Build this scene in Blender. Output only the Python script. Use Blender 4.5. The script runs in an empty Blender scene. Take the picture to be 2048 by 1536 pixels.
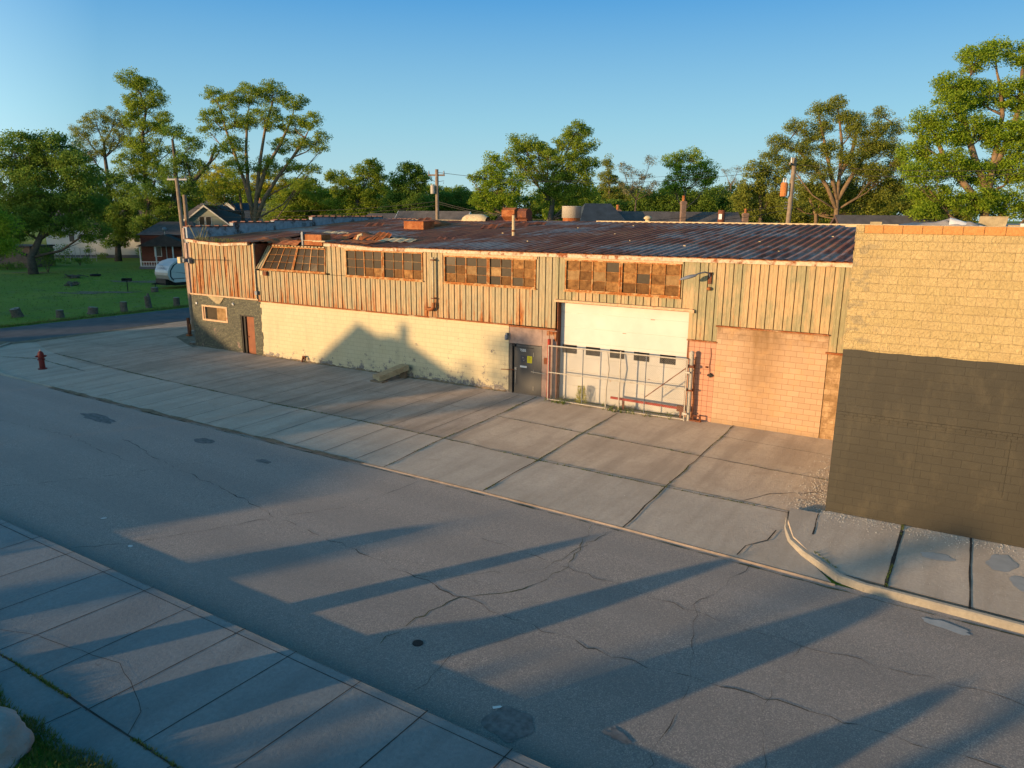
import bpy, math, random
import numpy as np
from mathutils import Vector, Matrix, noise as mn
random.seed(7); np.random.seed(7)
SC = bpy.context.scene; COL = SC.collection
rad = math.radians
# ---------------------------------------------------------------- camera
F_PX = 1466.0; CAM = np.array([0, 0, 7.66])
yaw, pit, roll = rad(-31.88), rad(13.06), rad(.5)
_cy, _sy, _cp, _sp = math.cos(yaw), math.sin(yaw), math.cos(pit), math.sin(pit)
_F = np.array([_sy*_cp, _cy*_cp, -_sp]); _R = np.array([_cy, -_sy, 0]); _U = np.cross(_R, _F)
_cr, _sr = math.cos(roll), math.sin(roll)
_RT, _UP = _cr*_R+_sr*_U, -_sr*_R+_cr*_U
cam = bpy.data.cameras.new('camera'); camo = bpy.data.objects.new('camera', cam); COL.objects.link(camo)
camo.matrix_world = Matrix(((_RT[0], _UP[0], -_F[0], CAM[0]), (_RT[1], _UP[1], -_F[1], CAM[1]), (_RT[2], _UP[2], -_F[2], CAM[2]), (0, 0, 0, 1)))
cam.sensor_width = 36; cam.lens = 36*F_PX/2048; cam.clip_end = 6000; cam.clip_start = .1
SC.camera = camo
def at(px, py, D):
    """point seen at that spot of the photograph, D metres ahead"""
    return Vector(CAM + D*(_F + _RT*(px-1024)/F_PX + _UP*(768-py)/F_PX))
# ---------------------------------------------------------------- light
ELEV = 5.3; SUNV = Vector((.492, .870, -math.tan(rad(ELEV)))).normalized()   # way the light travels
w = bpy.data.worlds.new('World'); SC.world = w; w.use_nodes = True
nt = w.node_tree; bg = nt.nodes['Background']
sky = nt.nodes.new('ShaderNodeTexSky'); sky.sky_type = 'NISHITA'; sky.sun_disc = False
sky.sun_elevation = rad(ELEV); sky.sun_rotation = math.atan2(-.492, -.870)
sky.altitude = 0; sky.air_density = 1.0; sky.dust_density = .3; sky.ozone_density = 3.0
bg.inputs[1].default_value = .113
# clear blue dusk gradient of the real sky laid over the physical one (which is too yellow opposite such a low sun)
_tc = nt.nodes.new('ShaderNodeTexCoord'); _sx = nt.nodes.new('ShaderNodeSeparateXYZ'); nt.links.new(_tc.outputs['Generated'], _sx.inputs[0])
_rp = nt.nodes.new('ShaderNodeValToRGB'); _rp.color_ramp.elements[0].position = 0; _rp.color_ramp.elements[0].color = (3.2, 4.7, 5.0, 1)
_rp.color_ramp.elements[1].position = 1; _rp.color_ramp.elements[1].color = (.12, 1.45, 2.8, 1)
for _p, _c in ((.11, (1.95, 3.85, 4.85)), (.25, (.58, 2.25, 4.45)), (.34, (.25, 1.8, 3.7)), (.55, (.14, 1.5, 3.0))): _e = _rp.color_ramp.elements.new(_p); _e.color = (*_c, 1)
nt.links.new(_sx.outputs[2], _rp.inputs[0])
_mx = nt.nodes.new('ShaderNodeMix'); _mx.data_type = 'RGBA'; _mx.inputs[0].default_value = .82
nt.links.new(sky.outputs[0], _mx.inputs[6]); nt.links.new(_rp.outputs[0], _mx.inputs[7]); # the half of the sky round the setting sun is far brighter
_dt = nt.nodes.new('ShaderNodeVectorMath'); _dt.operation = 'DOT_PRODUCT'; nt.links.new(_tc.outputs['Generated'], _dt.inputs[0]); _dt.inputs[1].default_value = (-.49, -.87, .1)
_gl = nt.nodes.new('ShaderNodeValToRGB'); _gl.color_ramp.elements[0].position = 0; _gl.color_ramp.elements[0].color = (0, 0, 0, 1); _gl.color_ramp.elements[1].position = 1; _gl.color_ramp.elements[1].color = (13, 12.2, 10.4, 1)
_e = _gl.color_ramp.elements.new(.45); _e.color = (2.6, 3.2, 3.2, 1); nt.links.new(_dt.outputs['Value'], _gl.inputs[0])
_gz = nt.nodes.new('ShaderNodeValToRGB'); _gz.color_ramp.elements[0].position = .02; _gz.color_ramp.elements[0].color = (1.5, 1.5, 1.5, 1); _gz.color_ramp.elements[1].position = .5; _gz.color_ramp.elements[1].color = (0, 0, 0, 1); nt.links.new(_sx.outputs[2], _gz.inputs[0])
_gm = nt.nodes.new('ShaderNodeMix'); _gm.data_type = 'RGBA'; _gm.blend_type = 'MULTIPLY'; _gm.inputs[0].default_value = 1; nt.links.new(_gl.outputs[0], _gm.inputs[6]); nt.links.new(_gz.outputs[0], _gm.inputs[7])
_ad = nt.nodes.new('ShaderNodeMix'); _ad.data_type = 'RGBA'; _ad.blend_type = 'ADD'; _ad.inputs[0].default_value = 1; nt.links.new(_mx.outputs[2], _ad.inputs[6]); nt.links.new(_gm.outputs[2], _ad.inputs[7]); nt.links.new(_ad.outputs[2], bg.inputs[0])
sl = bpy.data.lights.new('sun', 'SUN'); sl.energy = 5.0; sl.angle = rad(.53); sl.color = (1, .635, .31)
so = bpy.data.objects.new('sun', sl); COL.objects.link(so); so.rotation_euler = SUNV.to_track_quat('-Z', 'Y').to_euler(); so.location = (-40, -60, 30)
SC.view_settings.view_transform = 'Standard'; SC.view_settings.look = 'None'; SC.view_settings.exposure = 0.65; SC.view_settings.gamma = 1
SC.view_settings.use_curve_mapping = False
SC.cycles.max_bounces = 6; SC.cycles.transparent_max_bounces = 8
# ---------------------------------------------------------------- materials
class NM:
    def __init__(s, name):
        s.m = bpy.data.materials.new(name); s.m.use_nodes = True; s.t = s.m.node_tree; s.p = s.t.nodes['Principled BSDF']
        s.tc = s.t.nodes.new('ShaderNodeTexCoord'); s.O = s.tc.outputs['Object']; s.p.inputs['Roughness'].default_value = .85
        s.p.inputs['Specular IOR Level'].default_value = .25
    def n(s, ty): return s.t.nodes.new(ty)
    def put(s, sock, v):
        if isinstance(v, bpy.types.NodeSocket): s.t.links.new(v, sock)
        elif isinstance(v, (tuple, list)) and len(v) == 3 and sock.type == 'RGBA': sock.default_value = (*v, 1)
        else: sock.default_value = v
    def mth(s, op, a, b=0, c=0):
        x = s.n('ShaderNodeMath'); x.operation = op
        for i, v in enumerate((a, b, c)): s.put(x.inputs[i], v)
        return x.outputs[0]
    def sep(s, v=None):
        x = s.n('ShaderNodeSeparateXYZ'); s.put(x.inputs[0], v or s.O); return x.outputs
    def com(s, a, b, c=0):
        x = s.n('ShaderNodeCombineXYZ')
        for i, v in enumerate((a, b, c)): s.put(x.inputs[i], v)
        return x.outputs[0]
    def scl(s, sc, v=None):
        x = s.n('ShaderNodeMapping'); s.put(x.inputs[0], v or s.O); x.inputs['Scale'].default_value = sc; return x.outputs[0]
    def noise(s, scale, det=4, rough=.55, v=None, dist=0):
        x = s.n('ShaderNodeTexNoise'); s.put(x.inputs['Vector'], v or s.O)
        x.inputs['Scale'].default_value = scale; x.inputs['Detail'].default_value = det; x.inputs['Roughness'].default_value = rough; x.inputs['Distortion'].default_value = dist
        return x.outputs[0]
    def ramp(s, f, *st):
        x = s.n('ShaderNodeValToRGB'); e = x.color_ramp.elements; s.put(x.inputs[0], f)
        while len(e) < len(st): e.new(.5)
        for i, (p, c) in enumerate(st):
            e[i].position = p; e[i].color = (*c, 1) if isinstance(c, (tuple, list)) else (c, c, c, 1)
        return x.outputs[0]
    def mix(s, f, a, b, mode='MIX'):
        x = s.n('ShaderNodeMix'); x.data_type = 'RGBA'; x.blend_type = mode
        s.put(x.inputs[0], f); s.put(x.inputs[6], a); s.put(x.inputs[7], b); return x.outputs[2]
    def brick(s, v, bw, rh, mort, c1, c2, cm, bias=0, off=.5, smooth=.1):
        x = s.n('ShaderNodeTexBrick'); s.put(x.inputs['Vector'], v); x.offset = off
        for k, q in (('Color1', c1), ('Color2', c2), ('Mortar', cm), ('Scale', 1.0), ('Mortar Size', mort), ('Mortar Smooth', smooth), ('Bias', bias), ('Brick Width', bw), ('Row Height', rh)): s.put(x.inputs[k], q)
        return x.outputs[0], x.outputs[1]
    def bump(s, h, st=.5, dist=.02):
        x = s.n('ShaderNodeBump'); x.inputs['Strength'].default_value = st; x.inputs['Distance'].default_value = dist; s.put(x.inputs['Height'], h)
        if s.p.inputs['Normal'].is_linked: s.t.links.new(s.p.inputs['Normal'].links[0].from_socket, x.inputs['Normal'])
        s.t.links.new(x.outputs[0], s.p.inputs['Normal'])
    K = .76   # paint and metal albedo scale
    def col(s, c): s.put(s.p.inputs['Base Color'], s.mix(1.0, c, (s.K, s.K, s.K), 'MULTIPLY') if s.K != 1 else c); return s
    def rough(s, v): s.put(s.p.inputs['Roughness'], v); return s
def plain(name, c, r=.8, var=.25, sc=6, metal=0, bump=.0, spec=.25):
    m = NM(name); n = m.noise(sc, 5); a = tuple(x*(1-var) for x in c); b = tuple(min(1, x*(1+var)) for x in c)
    m.col(m.ramp(n, (.3, a), (.7, b))).rough(r); m.p.inputs['Metallic'].default_value = metal; m.p.inputs['Specular IOR Level'].default_value = spec
    if bump: m.bump(m.noise(sc*8, 3), bump, .02)
    return m.m
def rusty(name, base, rust=(.30, .085, .02), amt=.5, sc=2, stretch=(1, 1, .25), r=.8):
    m = NM(name); v = m.scl(stretch); n = m.noise(sc, 6, .65, v); n2 = m.noise(sc*6, 4, .6)
    rc = m.ramp(n2, (.3, tuple(x*.45 for x in rust)), (.7, tuple(x*1.3 for x in rust)))
    bc = m.ramp(m.noise(sc*3, 5), (.3, tuple(x*.75 for x in base)), (.7, tuple(min(1, x*1.2) for x in base)))
    m.col(m.mix(m.ramp(n, (1-amt-.06, 0), (1-amt+.08, 1)), bc, rc)).rough(r); m.bump(n2, .3, .01)
    return m.m
MT = {}
NM.K = 1
# asphalt
m = NM('asphalt'); g1 = m.noise(55, 3, .7); g2 = m.noise(9, 5); g3 = m.noise(.35, 5, .6)
vor = m.n('ShaderNodeTexVoronoi'); m.put(vor.inputs['Vector'], m.O); vor.inputs['Scale'].default_value = 60
peb = m.ramp(vor.outputs['Distance'], (.0, 1.0), (.45, .15))
agg = m.ramp(vor.outputs['Color'], (.2, (.105, .10, .095)), (.6, (.205, .18, .16)), (.95, (.46, .40, .34)))
c = m.mix(m.ramp(g2, (.3, 0), (.75, .5)), agg, (.19, .175, .16)); c = m.mix(m.ramp(g3, (.35, 0), (.7, .5)), c, (.135, .135, .13)); c = m.mix(m.ramp(m.noise(1.1, 5, .6, m.scl((.12, 1, 1))), (.45, 0), (.7, .35)), c, (.22, .205, .19))
fine = m.mth('MULTIPLY', m.mth('SUBTRACT', g1, .5), .6)
yy = m.sep()[1]; ln_ = m.mth('SINE', m.mth('MULTIPLY', yy, 2.6)); c = m.mix(m.mth('MULTIPLY', m.ramp(m.mth('ADD', m.mth('MULTIPLY', ln_, .3), m.noise(.5, 5, .6, m.scl((.1, 1, 1)))), (.45, 0), (.85, 1)), .35), c, (.115, .112, .108)); ed = m.ramp(m.mth('MULTIPLY', m.mth('ABSOLUTE', m.mth('SUBTRACT', yy, 11.9)), .2), (.68, 0), (.83, 1)); c = m.mix(m.mth('MULTIPLY', ed, m.ramp(m.noise(2.2, 6, .7), (.35, 0), (.65, .7))), c, (.21, .175, .135))
m.col(c).rough(.9); m.bump(m.mth('ADD', peb, fine), .7, .012); m.p.inputs['Diffuse Roughness'].default_value = 1; m.p.inputs['Sheen Weight'].default_value = .2; m.p.inputs['Sheen Roughness'].default_value = .6; m.put(m.p.inputs['Sheen Tint'], (1, .95, .9)); MT['asphalt'] = m.m
m = NM('dark_asphalt'); m.col(m.ramp(m.noise(1.2, 6), (.3, (.07, .075, .08)), (.7, (.11, .11, .115)))).rough(.9); m.bump(m.noise(50, 3), .5, .02); MT['alley'] = m.m
# concrete
def concrete(name, a, b, stain, samt, grain=.5, tint=None):
    m = NM(name); n1 = m.noise(.45, 6, .6); n2 = m.noise(14, 5, .6); n3 = m.noise(90, 2); sp = m.noise(2.2, 7, .7, dist=.6)
    c = m.mix(m.ramp(n1, (.3, 0), (.7, 1)), a, b); c = m.mix(m.ramp(n2, (.35, 0), (.7, .5)), c, tuple(x*.75 for x in a))
    c = m.mix(m.mth('MULTIPLY', m.ramp(sp, (.52, 0), (.72, 1)), samt), c, stain)
    st = m.noise(.8, 5, .6, m.scl((1.8, .22, 1)))
    c = m.mix(m.mth('MULTIPLY', m.ramp(st, (.46, 0), (.64, 1)), samt*.8), c, tuple(x*.8 for x in stain))
    bl = m.noise(.33, 6, .65); c = m.mix(m.mth('MULTIPLY', m.ramp(bl, (.48, 0), (.62, 1)), samt*.55), c, tuple(x*.9 for x in stain))
    dk = m.noise(3.1, 6, .75, m.scl((.7, 1.6, 1)))
    c = m.mix(m.mth('MULTIPLY', m.ramp(dk, (.66, 0), (.70, 1)), samt), c, (.05, .045, .04))
    c = m.mix(m.ramp(n3, (.62, 0), (.75, .35)), c, (.5, .48, .45))
    m.col(c).rough(.9); m.bump(m.mth('ADD', n3, m.mth('MULTIPLY', n2, 1.2)), grain, .012); m.p.inputs['Diffuse Roughness'].default_value = 1; m.p.inputs['Sheen Weight'].default_value = .08; m.p.inputs['Sheen Roughness'].default_value = .6; return m.m
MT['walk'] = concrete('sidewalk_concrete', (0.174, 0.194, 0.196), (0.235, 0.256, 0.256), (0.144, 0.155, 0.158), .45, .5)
MT['apron'] = concrete('apron_concrete', (0.353, 0.273, 0.203), (0.451, 0.356, 0.267), (0.232, 0.172, 0.118), .8, .9)
MT['slab'] = concrete('coarse_slab_concrete', (0.446, 0.337, 0.236), (0.527, 0.415, 0.298), (0.311, 0.227, 0.155), .6, 1.0)
MT['ramp'] = concrete('driveway_lip_concrete', (0.366, 0.312, 0.246), (0.453, 0.382, 0.303), (0.278, 0.226, 0.168), .5, .7)
MT['kerb'] = concrete('kerb_concrete', (.30, .27, .21), (.40, .36, .28), (.22, .20, .17), .5, .5)
MT['gap'] = plain('joint_filler', (.035, .034, .030), .95, .4, 4)
MT['crackgreen'] = plain('weedy_crack', (.07, .075, .04), .95, .5, 3)
MT['tar'] = plain('dark_patch', (.135, .132, .128), .9, .35, 8, bump=.5)
MT['dirt'] = plain('dirt', (.19, .14, .09), .95, .4, 3, bump=.6)
MT['rubble'] = plain('pale_rubble', (.46, .43, .37), .9, .35, 5)
MT['chalk'] = plain('paint_residue', (.42, .40, .36), .9, .1, 5)
m = NM('lawn'); n1 = m.noise(.12, 6, .6); n2 = m.noise(9, 5, .7); n3 = m.noise(.8, 4)
c = m.ramp(n1, (.3, (.15, .21, .015)), (.55, (.21, .265, .02)), (.75, (.28, .28, .04)))
c = m.mix(m.ramp(n2, (.35, 0), (.7, .55)), c, (.08, .14, .010)); c = m.mix(m.ramp(n3, (.56, 0), (.68, .6)), c, (.20, .19, .07)); c = m.mix(m.ramp(m.noise(.28, 6, .7), (.56, 0), (.64, .55)), c, (.11, .15, .03))
m.col(c).rough(.95); m.bump(n2, .9, .08); m.bump(m.noise(40, 2), .5, .03); MT['lawn'] = m.m
NM.K = .76
# block and brick walls: local x and z
def wallvec(m): o = m.sep(); return m.com(o[0], o[2]), o
m = NM('white_painted_block'); v, o = wallvec(m)
bc, bf = m.brick(v, .4064, .2032, .007, (.64, .57, .36), (.60, .53, .33), (.42, .37, .25), -.2, .5, .4)
peel = m.noise(2.6, 9, .78); low = m.ramp(m.mth('MULTIPLY', o[2], 1/3.), (.0, .24), (.14, .13), (.32, .085), (.8, .055), (1, .065))
px = m.ramp(m.mth('MULTIPLY', o[0], 1/15.6), (.0, -.02), (.35, .0), (.6, .035), (1, .03))
pk = m.ramp(m.mth('ADD', m.mth('ADD', peel, low), m.mth('SUBTRACT', px, 0)), (.70, 0), (.72, 1))
c = m.mix(m.ramp(m.noise(.6, 5), (.35, 0), (.75, .5)), bc, (.62, .49, .29)); c = m.mix(m.mth('MULTIPLY', m.ramp(m.noise(1.2, 6, .6, m.scl((2, 1, .3))), (.5, 0), (.75, 1)), .35), c, (.40, .34, .24))
c = m.mix(pk, c, m.ramp(m.noise(7, 3), (.4, (.19, .17, .15)), (.65, (.34, .30, .26))))
m.col(c).rough(.75); m.bump(m.mth('SUBTRACT', m.mth('SUBTRACT', 1, bf), m.mth('MULTIPLY', pk, .4)), .35, .012); m.bump(m.noise(60, 3), .25, .01); MT['white_block'] = m.m
m = NM('black_painted_brick'); v, o = wallvec(m)
bc, bf = m.brick(v, .215, .075, .012, (.05, .058, .036), (.13, .135, .08), (.010, .012, .010), 0, .5, .1)
pn = m.noise(1.5, 9, .8); pk = m.ramp(m.mth('SUBTRACT', pn, m.mth('MULTIPLY', o[2], .035)), (.565, 0), (.60, 1))
chip = m.ramp(m.noise(9, 6, .7, m.scl((1, 1, 2.6))), (.54, 0), (.62, 1)); c = m.mix(m.mth('MULTIPLY', chip, .6), bc, (.50, .46, .28))
c = m.mix(pk, c, m.ramp(m.noise(9, 3), (.4, (.22, .12, .09)), (.62, (.42, .31, .26))))
m.col(c).rough(.6); m.p.inputs['Specular IOR Level'].default_value = .4; m.bump(m.mth('SUBTRACT', 1, bf), 1., .06); m.bump(m.noise(18, 4), .6, .04); MT['black_brick'] = m.m
def blockwall(name, c1, c2, cm, stainfn=None, mort=.008, rough=.85, bumpn=.3, bw=.4064, rh=.2032, off=.5, bdist=.015):
    m = NM(name); v, o = wallvec(m); bc, bf = m.brick(v, bw, rh, mort, c1, c2, cm, 0, off, .3)
    c = m.mix(m.ramp(m.noise(.9, 6, .65), (.35, 0), (.75, .4)), bc, tuple(x*.7 for x in c1))
    if stainfn: c = stainfn(m, o, c)
    m.col(c).rough(rough); m.bump(m.mth('SUBTRACT', 1, bf), .5, bdist); m.bump(m.noise(28, 5, .65), bumpn, .02); return m
def pinkstain(m, o, c):
    x = m.mth('ABSOLUTE', m.mth('SUBTRACT', o[0], 26.25)); b = m.mth('MULTIPLY', m.ramp(x, (.25, 1), (.85, 0)), m.ramp(m.mth('MULTIPLY', o[2], .25), (.1, .25), (.9, 1)))
    n = m.noise(1.4, 7, .7, m.scl((3, 1, .6))); c = m.mix(m.mth('MULTIPLY', b, m.ramp(n, (.3, .45), (.6, 1))), c, (.30, .17, .07))
    t = m.mth('MULTIPLY', m.ramp(m.mth('MULTIPLY', o[2], .25), (.74, 0), (.92, 1)), m.ramp(m.noise(2.5, 6, .7), (.4, 0), (.6, .8))); c = m.mix(t, c, (.20, .12, .055))
    e = m.mth('MULTIPLY', m.ramp(m.mth('MULTIPLY', o[2], 1.), (.0, 1), (.3, 0)), .6); c = m.mix(e, c, (.28, .20, .11))
    return m.mix(m.ramp(m.noise(1.1, 7, .7), (.5, 0), (.72, .75)), c, (.60, .36, .16))
MT['pink_block'] = blockwall('pink_painted_block', (.58, .395, .245), (.51, .335, .20), (.30, .17, .09), pinkstain, .007, .7, .12, bdist=.01).m
MT['pink_tile'] = blockwall('pink_stack_block', (.62, .32, .20), (.58, .29, .18), (.16, .08, .05), None, .007, .7, .1, .2032, .2032, 0, .01).m
MT['stain_block'] = blockwall('weathered_block', (.60, .40, .22), (.42, .27, .13), (.33, .2, .1), lambda m, o, c: m.mix(m.ramp(m.noise(3, 6, .7), (.42, 0), (.6, .85)), c, (.24, .14, .06)), .008, .85, .3).m
MT['pink_panel'] = rusty('pinkish_concrete_panel', (.38, .27, .22), (.42, .17, .07), .33, 1.5, (1, 1, .5))
# split-face wall
m = NM('split_face_block'); v, o = wallvec(m)
bc, bf = m.brick(v, .4064, .2032, .008, (.62, .46, .22), (.56, .42, .19), (.46, .34, .16), .15, .5, .25)
c = m.mix(m.ramp(m.noise(1.3, 5), (.45, 0), (.75, .4)), bc, (.42, .30, .14)); left = m.ramp(o[0], (.3, 1), (1, 0))
c = m.mix(m.mth('MULTIPLY', left, m.ramp(m.noise(2.4, 2, .5, m.scl((1, 1, 2))), (.52, 0), (.6, .7))), c, (.36, .29, .17))
m.col(c).rough(.9); m.bump(m.mth('SUBTRACT', 1, bf), .6, .03)
rn = m.n('ShaderNodeTexNoise'); m.put(rn.inputs['Vector'], m.O); rn.inputs['Scale'].default_value = 13; rn.inputs['Detail'].default_value = 6; rn.inputs['Roughness'].default_value = .62; rn.inputs['Distortion'].default_value = .8
m.bump(rn.outputs[0], 1., .06); MT['split'] = m.m
m = NM('orange_split_block'); v, o = wallvec(m)
m.col(m.mix(m.ramp(m.noise(14, 5, .7), (.35, 0), (.7, .6)), (.62, .30, .10), (.50, .21, .06))).rough(.9); m.bump(m.noise(14, 6, .6), .7, .04); MT['cap'] = m.m
m = NM('brown_black_painted_block'); v, o = wallvec(m)
bc, bf = m.brick(v, .4064, .2032, .008, (.054, .048, .031), (.050, .045, .030), (.032, .028, .018), 0, .5, .35)
sc = m.mth('MULTIPLY', m.ramp(m.noise(1.6, 7, .7), (.64, 0), (.72, .55)), m.ramp(m.mth('MULTIPLY', o[2], .22), (.72, 0), (.9, 1)))
c = m.mix(m.ramp(m.noise(.7, 5), (.4, 0), (.65, .75)), bc, (.036, .032, .021)); c = m.mix(m.ramp(m.noise(1.9, 7, .7, m.scl((1, 1, .5))), (.52, 0), (.66, .5)), c, (.085, .072, .044)); c = m.mix(sc, c, (.19, .14, .07))
lo = m.mth('MULTIPLY', m.ramp(m.mth('ADD', o[2], m.mth('MULTIPLY', m.noise(9, 4), .12)), (.08, 1), (.16, 0)), .8); c = m.mix(lo, c, (.38, .27, .12))
m.col(c).rough(.6); m.p.inputs['Specular IOR Level'].default_value = .35; m.bump(m.mth('SUBTRACT', 1, bf), .35, .012); m.bump(m.noise(35, 4), .3, .012); MT['black_block'] = m.m
# corrugated siding
def siding(name, green, rustamt, lowrust):
    m = NM(name); o = m.sep(); v = m.scl((3.3, 3.3, .35)); n = m.noise(1.1, 7, .7, v)
    cell = m.mth('FLOOR', m.mth('MULTIPLY', m.mth('ADD', o[0], 20), 1/.305)); wn = m.n('ShaderNodeTexWhiteNoise'); wn.noise_dimensions = '1D'; m.put(wn.inputs['W'], cell)
    base = m.ramp(m.mth('ADD', m.mth('MULTIPLY', m.noise(1.0, 6, .7, m.scl((1, 1, .5))), .75), m.mth('MULTIPLY', wn.outputs[0], .12)), (.38, green), (.48, (.56, .40, .21)), (.60, (.64, .39, .20)))
    base = m.mix(m.ramp(m.noise(5, 7, .75, m.scl((6, 1, .5))), (.56, 0), (.66, .75)), base, (.68, .54, .36))
    base = m.mix(m.mth('MULTIPLY', m.ramp(m.noise(5, 6, .7, m.scl((5, 1, .5))), (.42, 0), (.62, 1)), .55), base, (.24, .20, .12))
    rc = m.ramp(m.noise(8, 5, .6, m.scl((2, 1, .6))), (.3, (.17, .045, .012)), (.5, (.36, .11, .02)), (.7, (.58, .23, .05)))
    zz = m.mth('MULTIPLY', m.mth('SUBTRACT', o[2], 3.0), 1/3.2)
    lowz = m.ramp(zz, (.0, lowrust), (.35, lowrust*.35), (.62, .0), (.8, 0), (1, lowrust*.25))
    k = m.ramp(m.mth('ADD', m.mth('ADD', n, lowz), rustamt), (.54, 0), (.68, 1))
    m.col(m.mix(k, base, rc)).rough(.75); m.p.inputs['Specular IOR Level'].default_value = .3; m.bump(m.noise(6, 4, v=m.scl((1, 1, .3))), .25, .03); return m.m
MT['siding'] = siding('painted_metal_siding', (.44, .37, .22), -.075, .17)
MT['siding_rust'] = siding('rusting_metal_siding', (.42, .36, .21), .06, .06)
MT['siding_green'] = siding('greenish_metal_siding', (.34, .31, .17), -.11, .06)
MT['fascia'] = rusty('rusty_white_fascia', (.62, .52, .36), (.33, .10, .03), .42, 3, (1, 1, 1))
MT['trimrust'] = rusty('rusty_drip_edge', (.42, .30, .18), (.32, .10, .03), .6, 3, (.5, 1, 1))
MT['winframe'] = rusty('rusty_steel_frame', (.58, .36, .16), (.46, .16, .035), .55, 5, (1, 1, 1))
MT['paintframe'] = rusty('peeling_wood_frame', (.66, .44, .26), (.50, .18, .07), .35, 4, (1, 1, 1))
def pane(name, a, b, r=.45, sp=.12):
    m = NM(name); g = m.n('ShaderNodeNewGeometry'); m.col(m.mix(m.mth('MULTIPLY', g.outputs['Random Per Island'], .75), m.ramp(m.noise(4.5, 7, .75), (.35, a), (.62, b)), tuple(x*.5 for x in a))).rough(r); m.p.inputs['Specular IOR Level'].default_value = sp; return m.m
MT['p_dark'] = pane('dirty_brown_pane', (.075, .055, .032), (.10, .075, .045), .35)
MT['p_black'] = pane('broken_dark_pane', (.055, .042, .026), (.075, .056, .034), .5)
MT['p_rust'] = pane('rust_coated_pane', (.14, .06, .018), (.52, .27, .09), .7)
MT['p_tan'] = pane('tan_dust_pane', (.26, .15, .06), (.48, .30, .13), .7)
m = NM('rusty_corrugated_roof'); o = m.sep(); st = m.noise(1.2, 6, .65, m.scl((2.2, .25, 1))); big = m.noise(.16, 5, .6, m.scl((1, 1.6, 1)))
c = m.ramp(st, (.3, (.24, .08, .05)), (.52, (.50, .16, .08)), (.7, (.70, .26, .10)))
xs = m.ramp(m.mth('MULTIPLY', m.mth('ADD', o[0], 6), 1/35.), (.0, -.22), (.40, -.2), (.5, .05), (.66, .0), (.8, .02), (1, .04))
k = m.ramp(m.mth('ADD', m.mth('ADD', m.mth('MULTIPLY', big, .7), m.mth('MULTIPLY', st, .35)), xs), (.54, 0), (.64, .65))
c = m.mix(k, c, m.ramp(m.noise(9, 5, .7, m.scl((1, .3, 1))), (.35, (.32, .28, .25)), (.65, (.68, .62, .56))))
c = m.mix(m.ramp(m.noise(7, 3, .5), (.74, 0), (.76, .8)), c, (.5, .48, .42))
m.col(c).rough(.85); m.p.inputs['Specular IOR Level'].default_value = .15; MT['roof'] = m.m
MT['rust'] = rusty('solid_rust', (.40, .15, .05), (.34, .10, .025), .5, 2.5, (1, 1, 1))
MT['rustdark_ribshade'] = rusty('dark_rust_and_rib_shade', (.16, .06, .035), (.24, .08, .03), .5, 3, (1, 1, 1))  # rust, and also the painted shadow lines of the siding ribs
MT['cream'] = rusty('cream_metal', (.62, .50, .30), (.36, .15, .05), .35, 4, (1, 1, 1))
MT['galv'] = plain('galvanised_metal', (.40, .40, .38), .5, .2, 5, .5)
MT['galvlight'] = rusty('weathered_galvanised', (.50, .46, .38), (.36, .20, .10), .33, 6, (1, 1, .5), .6)
MT['steelgrey'] = plain('grey_steel', (.17, .20, .24), .5, .2, 5, .3)
MT['bluewall'] = rusty('flaking_pale_blue_paint', (.36, .41, .45), (.10, .075, .06), .43, 1.6, (1, 1, 1))
MT['coping'] = plain('brown_clay_coping', (.22, .11, .08), .8, .4, 4)
MT['doorwhite'] = plain('white_door_paint', (.64, .62, .56), .5, .08, 1.2)
MT['glassdark'] = plain('dark_window', (.055, .05, .038), .3, .2, 3, spec=.5)
MT['doordark'] = plain('charcoal_door_paint', (.036, .042, .047), .45, .18, 2, spec=.5)
MT['brown'] = plain('brown_door_wood', (.26, .085, .035), .6, .25, 2)
MT['redpaint'] = rusty('faded_red_paint', (.42, .05, .03), (.2, .05, .02), .4, 4, (1, 1, 1))
MT['black'] = plain('black_iron', (.02, .018, .016), .6, .2, 5)
MT['white'] = plain('white_enamel', (.75, .75, .72), .5, .05, 3)
MT['yellow'] = plain('yellow_paper', (.62, .58, .02), .7, .1, 8)
MT['yellowdk'] = plain('yellow_paper_print', (.30, .28, .02), .7, .1, 8)
MT['paperdark'] = plain('dark_sticker', (.05, .05, .07), .6, .5, 30)
MT['lampgrey'] = plain('lamp_grey', (.22, .24, .27), .5, .15, 4)
MT['hydrant'] = plain('red_hydrant_paint', (.17, .022, .018), .5, .2, 5)
MT['stumpbark'] = plain('stump_bark', (.16, .13, .10), .95, .4, 6, bump=.8)
MT['stumptop'] = plain('cut_wood', (.34, .29, .23), .9, .2, 9)
MT['stone'] = NM('pale_boulder'); _m = MT['stone']; _m.col(_m.ramp(_m.noise(2.3, 8, .7), (.3, (.30, .29, .27)), (.7, (.48, .46, .43)))); _m.bump(_m.noise(3, 8, .65), .8, .1); MT['stone'] = _m.m
MT['woodpole'] = plain('weathered_pole_wood', (.27, .21, .15), .9, .25, 3)
MT['wire'] = plain('cable', (.05, .045, .04), .7, .1, 2)
MT['tarp'] = plain('grey_tarp', (.36, .33, .30), .8, .15, 1.5)
MT['plank'] = plain('weathered_slab', (.42, .34, .20), .9, .25, 7, bump=.5)
MT['bark'] = plain('grey_bark', (.12, .095, .07), .95, .35, 2.5, bump=.7)
MT['barkwarm'] = plain('warm_bark', (.22, .15, .085), .95, .3, 2.5, bump=.7)
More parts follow.
